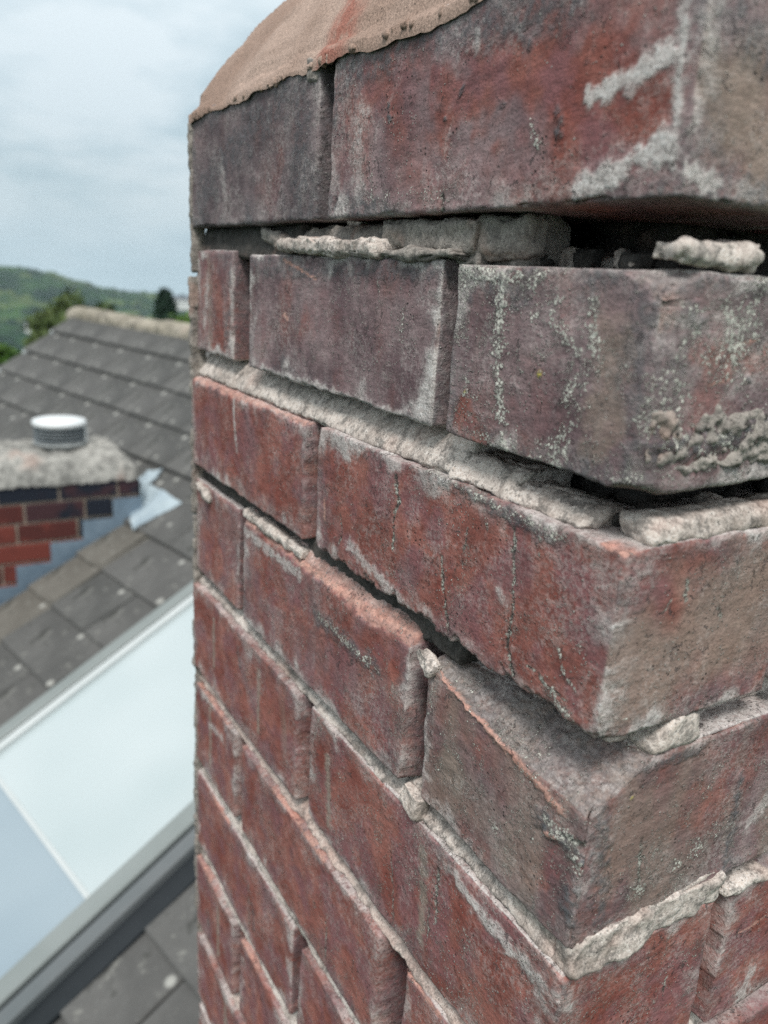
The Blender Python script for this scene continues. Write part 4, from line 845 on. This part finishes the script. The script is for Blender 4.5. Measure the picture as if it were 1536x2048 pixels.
# ------------------------------------------------------------------ land
EYE = np.array(cam.matrix_world.translation)
AZ0, AZ1 = 0.0887, 0.3295           # azimuth range (radians from +Y towards +X) behind the roofs
SKYL = [(-3.2, -0.02), (-0.3247, -0.015), (0.0753, -0.01436), (0.1042, -0.0158), (0.1544, -0.01773), (0.18, -0.02659), (0.2065, -0.03123), (0.2281, -0.03401), (0.2612, -0.03569), (0.3064, -0.03735), (0.3644, -0.03606), (0.8644, -0.02), (7, -0.02)]
def land(az_list, r_list, name, fine):
    A, R = np.meshgrid(az_list, r_list, indexing='ij'); A = A.ravel(); R = R.ravel()
    xs_, ys_ = zip(*SKYL); el = np.interp(A, xs_, ys_)
    wob = perlin(np.stack([np.cos(A)*3, np.sin(A)*3, A*0], 1))*.008; inside = (A > xs_[0]-.05) & (A < xs_[-1]+.05); el = el+np.where(inside, 0, wob)
    RC = 1500.0
    crest = EYE[2]+RC*np.tan(el)
    zn = -7.0-sstep(25, 420, R)*70
    t = sstep(380, RC, R); z_ = zn*(1-t)+crest*t
    z_ = np.where(R > RC, crest-(R-RC)*.22, z_)
    X = EYE[0]+R*np.sin(A); Y = EYE[1]+R*np.cos(A)
    Pn = np.stack([X, Y, X*0], 1)
    z_ += fbm(Pn/220+2, 2)*10*sstep(200, 800, R)*sstep(1490, 1150, R)
    if fine: z_ += (np.abs(perlin(Pn/16))*9+perlin(Pn/50)*5)*sstep(250, 500, R)
    P = np.stack([X, Y, z_], 1); na, nr = len(az_list), len(r_list)
    i = (np.arange(na-1)[:, None]*nr+np.arange(nr-1)[None]).ravel(); F = np.stack([i, i+nr, i+nr+1, i+1], 1)[:, ::-1]
    return P, F
s = M('wooded_hillside'); v = s.coords()
a = s.noise(v, .006, 4, .6); b_ = s.noise(v, .028, 4, .7); f_ = s.noise(v, .09, 3, .7)
col = s.mix(s.rng(a, .42, .60), (.016, .046, .024), (.050, .105, .036)); col = s.mix(s.rng(b_, .42, .62), col, (.008, .022, .018)); col = s.mix(s.math('MULTIPLY', s.rng(s.noise(v, .011, 2), .58, .64), .6), col, (.10, .135, .05))
col = s.mix(.6, col, s.mix(f_, (.3,)*3, (.7,)*3), 'OVERLAY')
MAT['hill'] = s.finish(col, None, .95, .1)
azf = np.linspace(AZ0-.10, AZ1+.12, 420); azr = np.concatenate([azf, np.linspace(AZ1+.12, AZ0-.10+2*math.pi, 160)[1:]])
rl = np.concatenate([[.5, 5, 12, 20, 35, 60, 100, 160, 240], np.linspace(300, 1500, 150), [1550, 1700, 2000, 2600]])
P, F = land(azr, rl, 'land', True)
hill = mesh_obj('hills', P, F, MAT['hill'], None, smooth=True); tagset(hill, kind='structure')

# trees as real leaf clumps
def leaf_mat(name, c0, c1):
    s = M(name); v = s.coords(); n = s.noise(v, 1.3, 3); col = s.mix(s.rng(n, .3, .7), c0, c1)
    s.b.inputs['Subsurface Weight'].default_value = 0
    return s.finish(col, None, .7, .2)
MAT['bark'] = simple('bark', (.05, .04, .03), (.09, .075, .06), 10, .9, .1)
def tree(px, top_z, r, label, mat, seed, name='broadleaf_tree', conifer=False, leaf=.16, n=9000, group=None):
    base = (px[0], px[1], -7.2-sstep(25, 420, np.hypot(px[0], px[1]))*70); H = top_z-base[2]
    rt_ = empty(name, base, label, 'tree', group); rs = np.random.RandomState(seed)
    lathe('trunk', [(H*.035, base[2]), (H*.025, base[2]+H*.3), (H*.015, base[2]+H*.6), (H*.004, base[2]+H*.93)], base[0], base[1], MAT['bark'], rt_, 10)
    V = []; F = []
    cl = []
    if conifer:
        for i in range(90):
            t_ = rs.uniform(.08, 1); rr = r*(1-t_)**.9*rs.uniform(.4, 1.05); an = rs.uniform(0, 6.28); cl.append((base[0]+rr*math.cos(an), base[1]+rr*math.sin(an), base[2]+H*(.1+.9*t_)-rr*.15, r*.16+r*.16*(1-t_)))
    else:
        for i in range(60):
            d_ = rs.normal(size=3); d_ /= np.linalg.norm(d_); rr = rs.uniform(.45, 1)**.6
            cl.append((base[0]+d_[0]*r*rr, base[1]+d_[1]*r*rr, top_z-r*.95+d_[2]*r*.85*rr, r*rs.uniform(.2, .34)))
    cl = np.array(cl); per = n//len(cl)
    c = np.repeat(cl, per, 0); d_ = rs.normal(size=(len(c), 3)); d_ /= np.linalg.norm(d_, axis=1)[:, None]
    P = c[:, :3]+d_*c[:, 3:4]*(rs.uniform(.3, 1, (len(c), 1))**.5)
    t1 = rs.normal(size=(len(c), 3)); t1 /= np.linalg.norm(t1, axis=1)[:, None]; t2 = np.cross(t1, d_); t2 /= np.linalg.norm(t2, axis=1)[:, None]+1e-9
    sz = leaf*rs.uniform(.6, 1.3, (len(c), 1))
    V = np.stack([P-t1*sz, P+t2*sz*.5, P+t1*sz, P-t2*sz*.5], 1).reshape(-1, 3); F = np.arange(len(V)).reshape(-1, 4)
    mesh_obj('crown', V, F, mat, rt_)
MAT['leaf_bright'] = leaf_mat('bright_leaves', (.045, .10, .018), (.11, .19, .03)); MAT['leaf_olive'] = leaf_mat('olive_leaves', (.05, .08, .025), (.09, .12, .04)); MAT['leaf_dark'] = leaf_mat('dark_needles', (.012, .030, .018), (.022, .05, .026))
tree((1.229,12.702), -1.283, 1.15,'bright green leafy tree beyond the roof verge at the frame edge',MAT['leaf_bright'],3,leaf=.07,n=14000)
tree((4.442,25.399), -1.173, 1.5,'olive green tree top just behind the end of the tiled ridge',MAT['leaf_olive'],4,leaf=.12)
tree((19.014,67.114), -2.386, 2.7,'dark conical conifer rising above the mossy ridge',MAT['leaf_dark'],5,name='conifer_tree',conifer=True,leaf=.3)
tree((9.668,28.132), -1.586, 2.2,'yellow green tree crown behind the ridge beside the tall chimney',MAT['leaf_bright'],6,leaf=.14)
def far_house(p, w, d, h, yaw, wallc, roofc, label):
    hz_ = empty('cottage', tuple(p), label, 'house'); cs, sn = math.cos(yaw), math.sin(yaw); ax = (cs, sn, 0); ay = (-sn, cs, 0); p = np.array(p, float)
    wall = boxobj('wall', p+np.array([0, 0, h/2-2]), ax, ay, (0, 0, 1), w/2, d/2, h/2+2, wallc, hz_)
    ax_, ay_ = np.array(ax), np.array(ay); z = np.array([0, 0, 1.]); b = p+z*(h+.02); V = [b-ax_*(w/2+.3)-ay_*(d/2+.3), b+ax_*(w/2+.3)-ay_*(d/2+.3), b+ax_*(w/2+.3)+ay_*(d/2+.3), b-ax_*(w/2+.3)+ay_*(d/2+.3), b-ax_*(w/2+.3)+z*d*.4, b+ax_*(w/2+.3)+z*d*.4]
    mesh_obj('roof', V, [(3, 2, 1, 0), (0, 1, 5, 4), (2, 3, 4, 5), (0, 4, 3), (1, 2, 5)], roofc, hz_)
    for k in (-.3, 0, .3):
        boxobj('window', p+ax_*w*k-ay_*(d/2+.02)+z*h*.6, ax, ay, (0, 0, 1), w*.07, .05, h*.14, MAT['frame_dark'], hz_)
MAT['white_wall'] = simple('white_wall', (.6, .6, .58), (.7, .7, .68), 2); MAT['slate'] = simple('slate_roof', (.06, .07, .09), (.09, .10, .12), 2); MAT['clay'] = simple('clay_roof', (.33, .12, .06), (.40, .18, .09), 2)
far_house((82.093, 612.5, -47.75),9,5,2.4,0.165,MAT['white_wall'],MAT['slate'],'small white cottage with slate roof among the hillside trees')
far_house((264.018, 859.177, -41.695),20,9,7,-0.298,MAT['white_wall'],MAT['slate'],'distant white house by the dark conifer on the hill')

# ------------------------------------------------------------------ air
V, F = [], []; add_bevel_box(V, F, (0, 0, -240), (1, 0, 0), (0, 1, 0), (0, 0, 1), 2800, 2800, 345)
hm = bpy.data.materials.new('air'); hm.use_nodes = True; hn = hm.node_tree.nodes; hn.clear(); ho = hn.new('ShaderNodeOutputMaterial'); pv = hn.new('ShaderNodeVolumePrincipled')
pv.inputs['Color'].default_value = (.80, .92, 1, 1); pv.inputs['Density'].default_value = .00013; pv.inputs['Anisotropy'].default_value = 0.0
hm.node_tree.links.new(pv.outputs[0], ho.inputs['Volume'])
haze = mesh_obj('haze', V, F, hm, None); tagset(haze, kind='stuff')
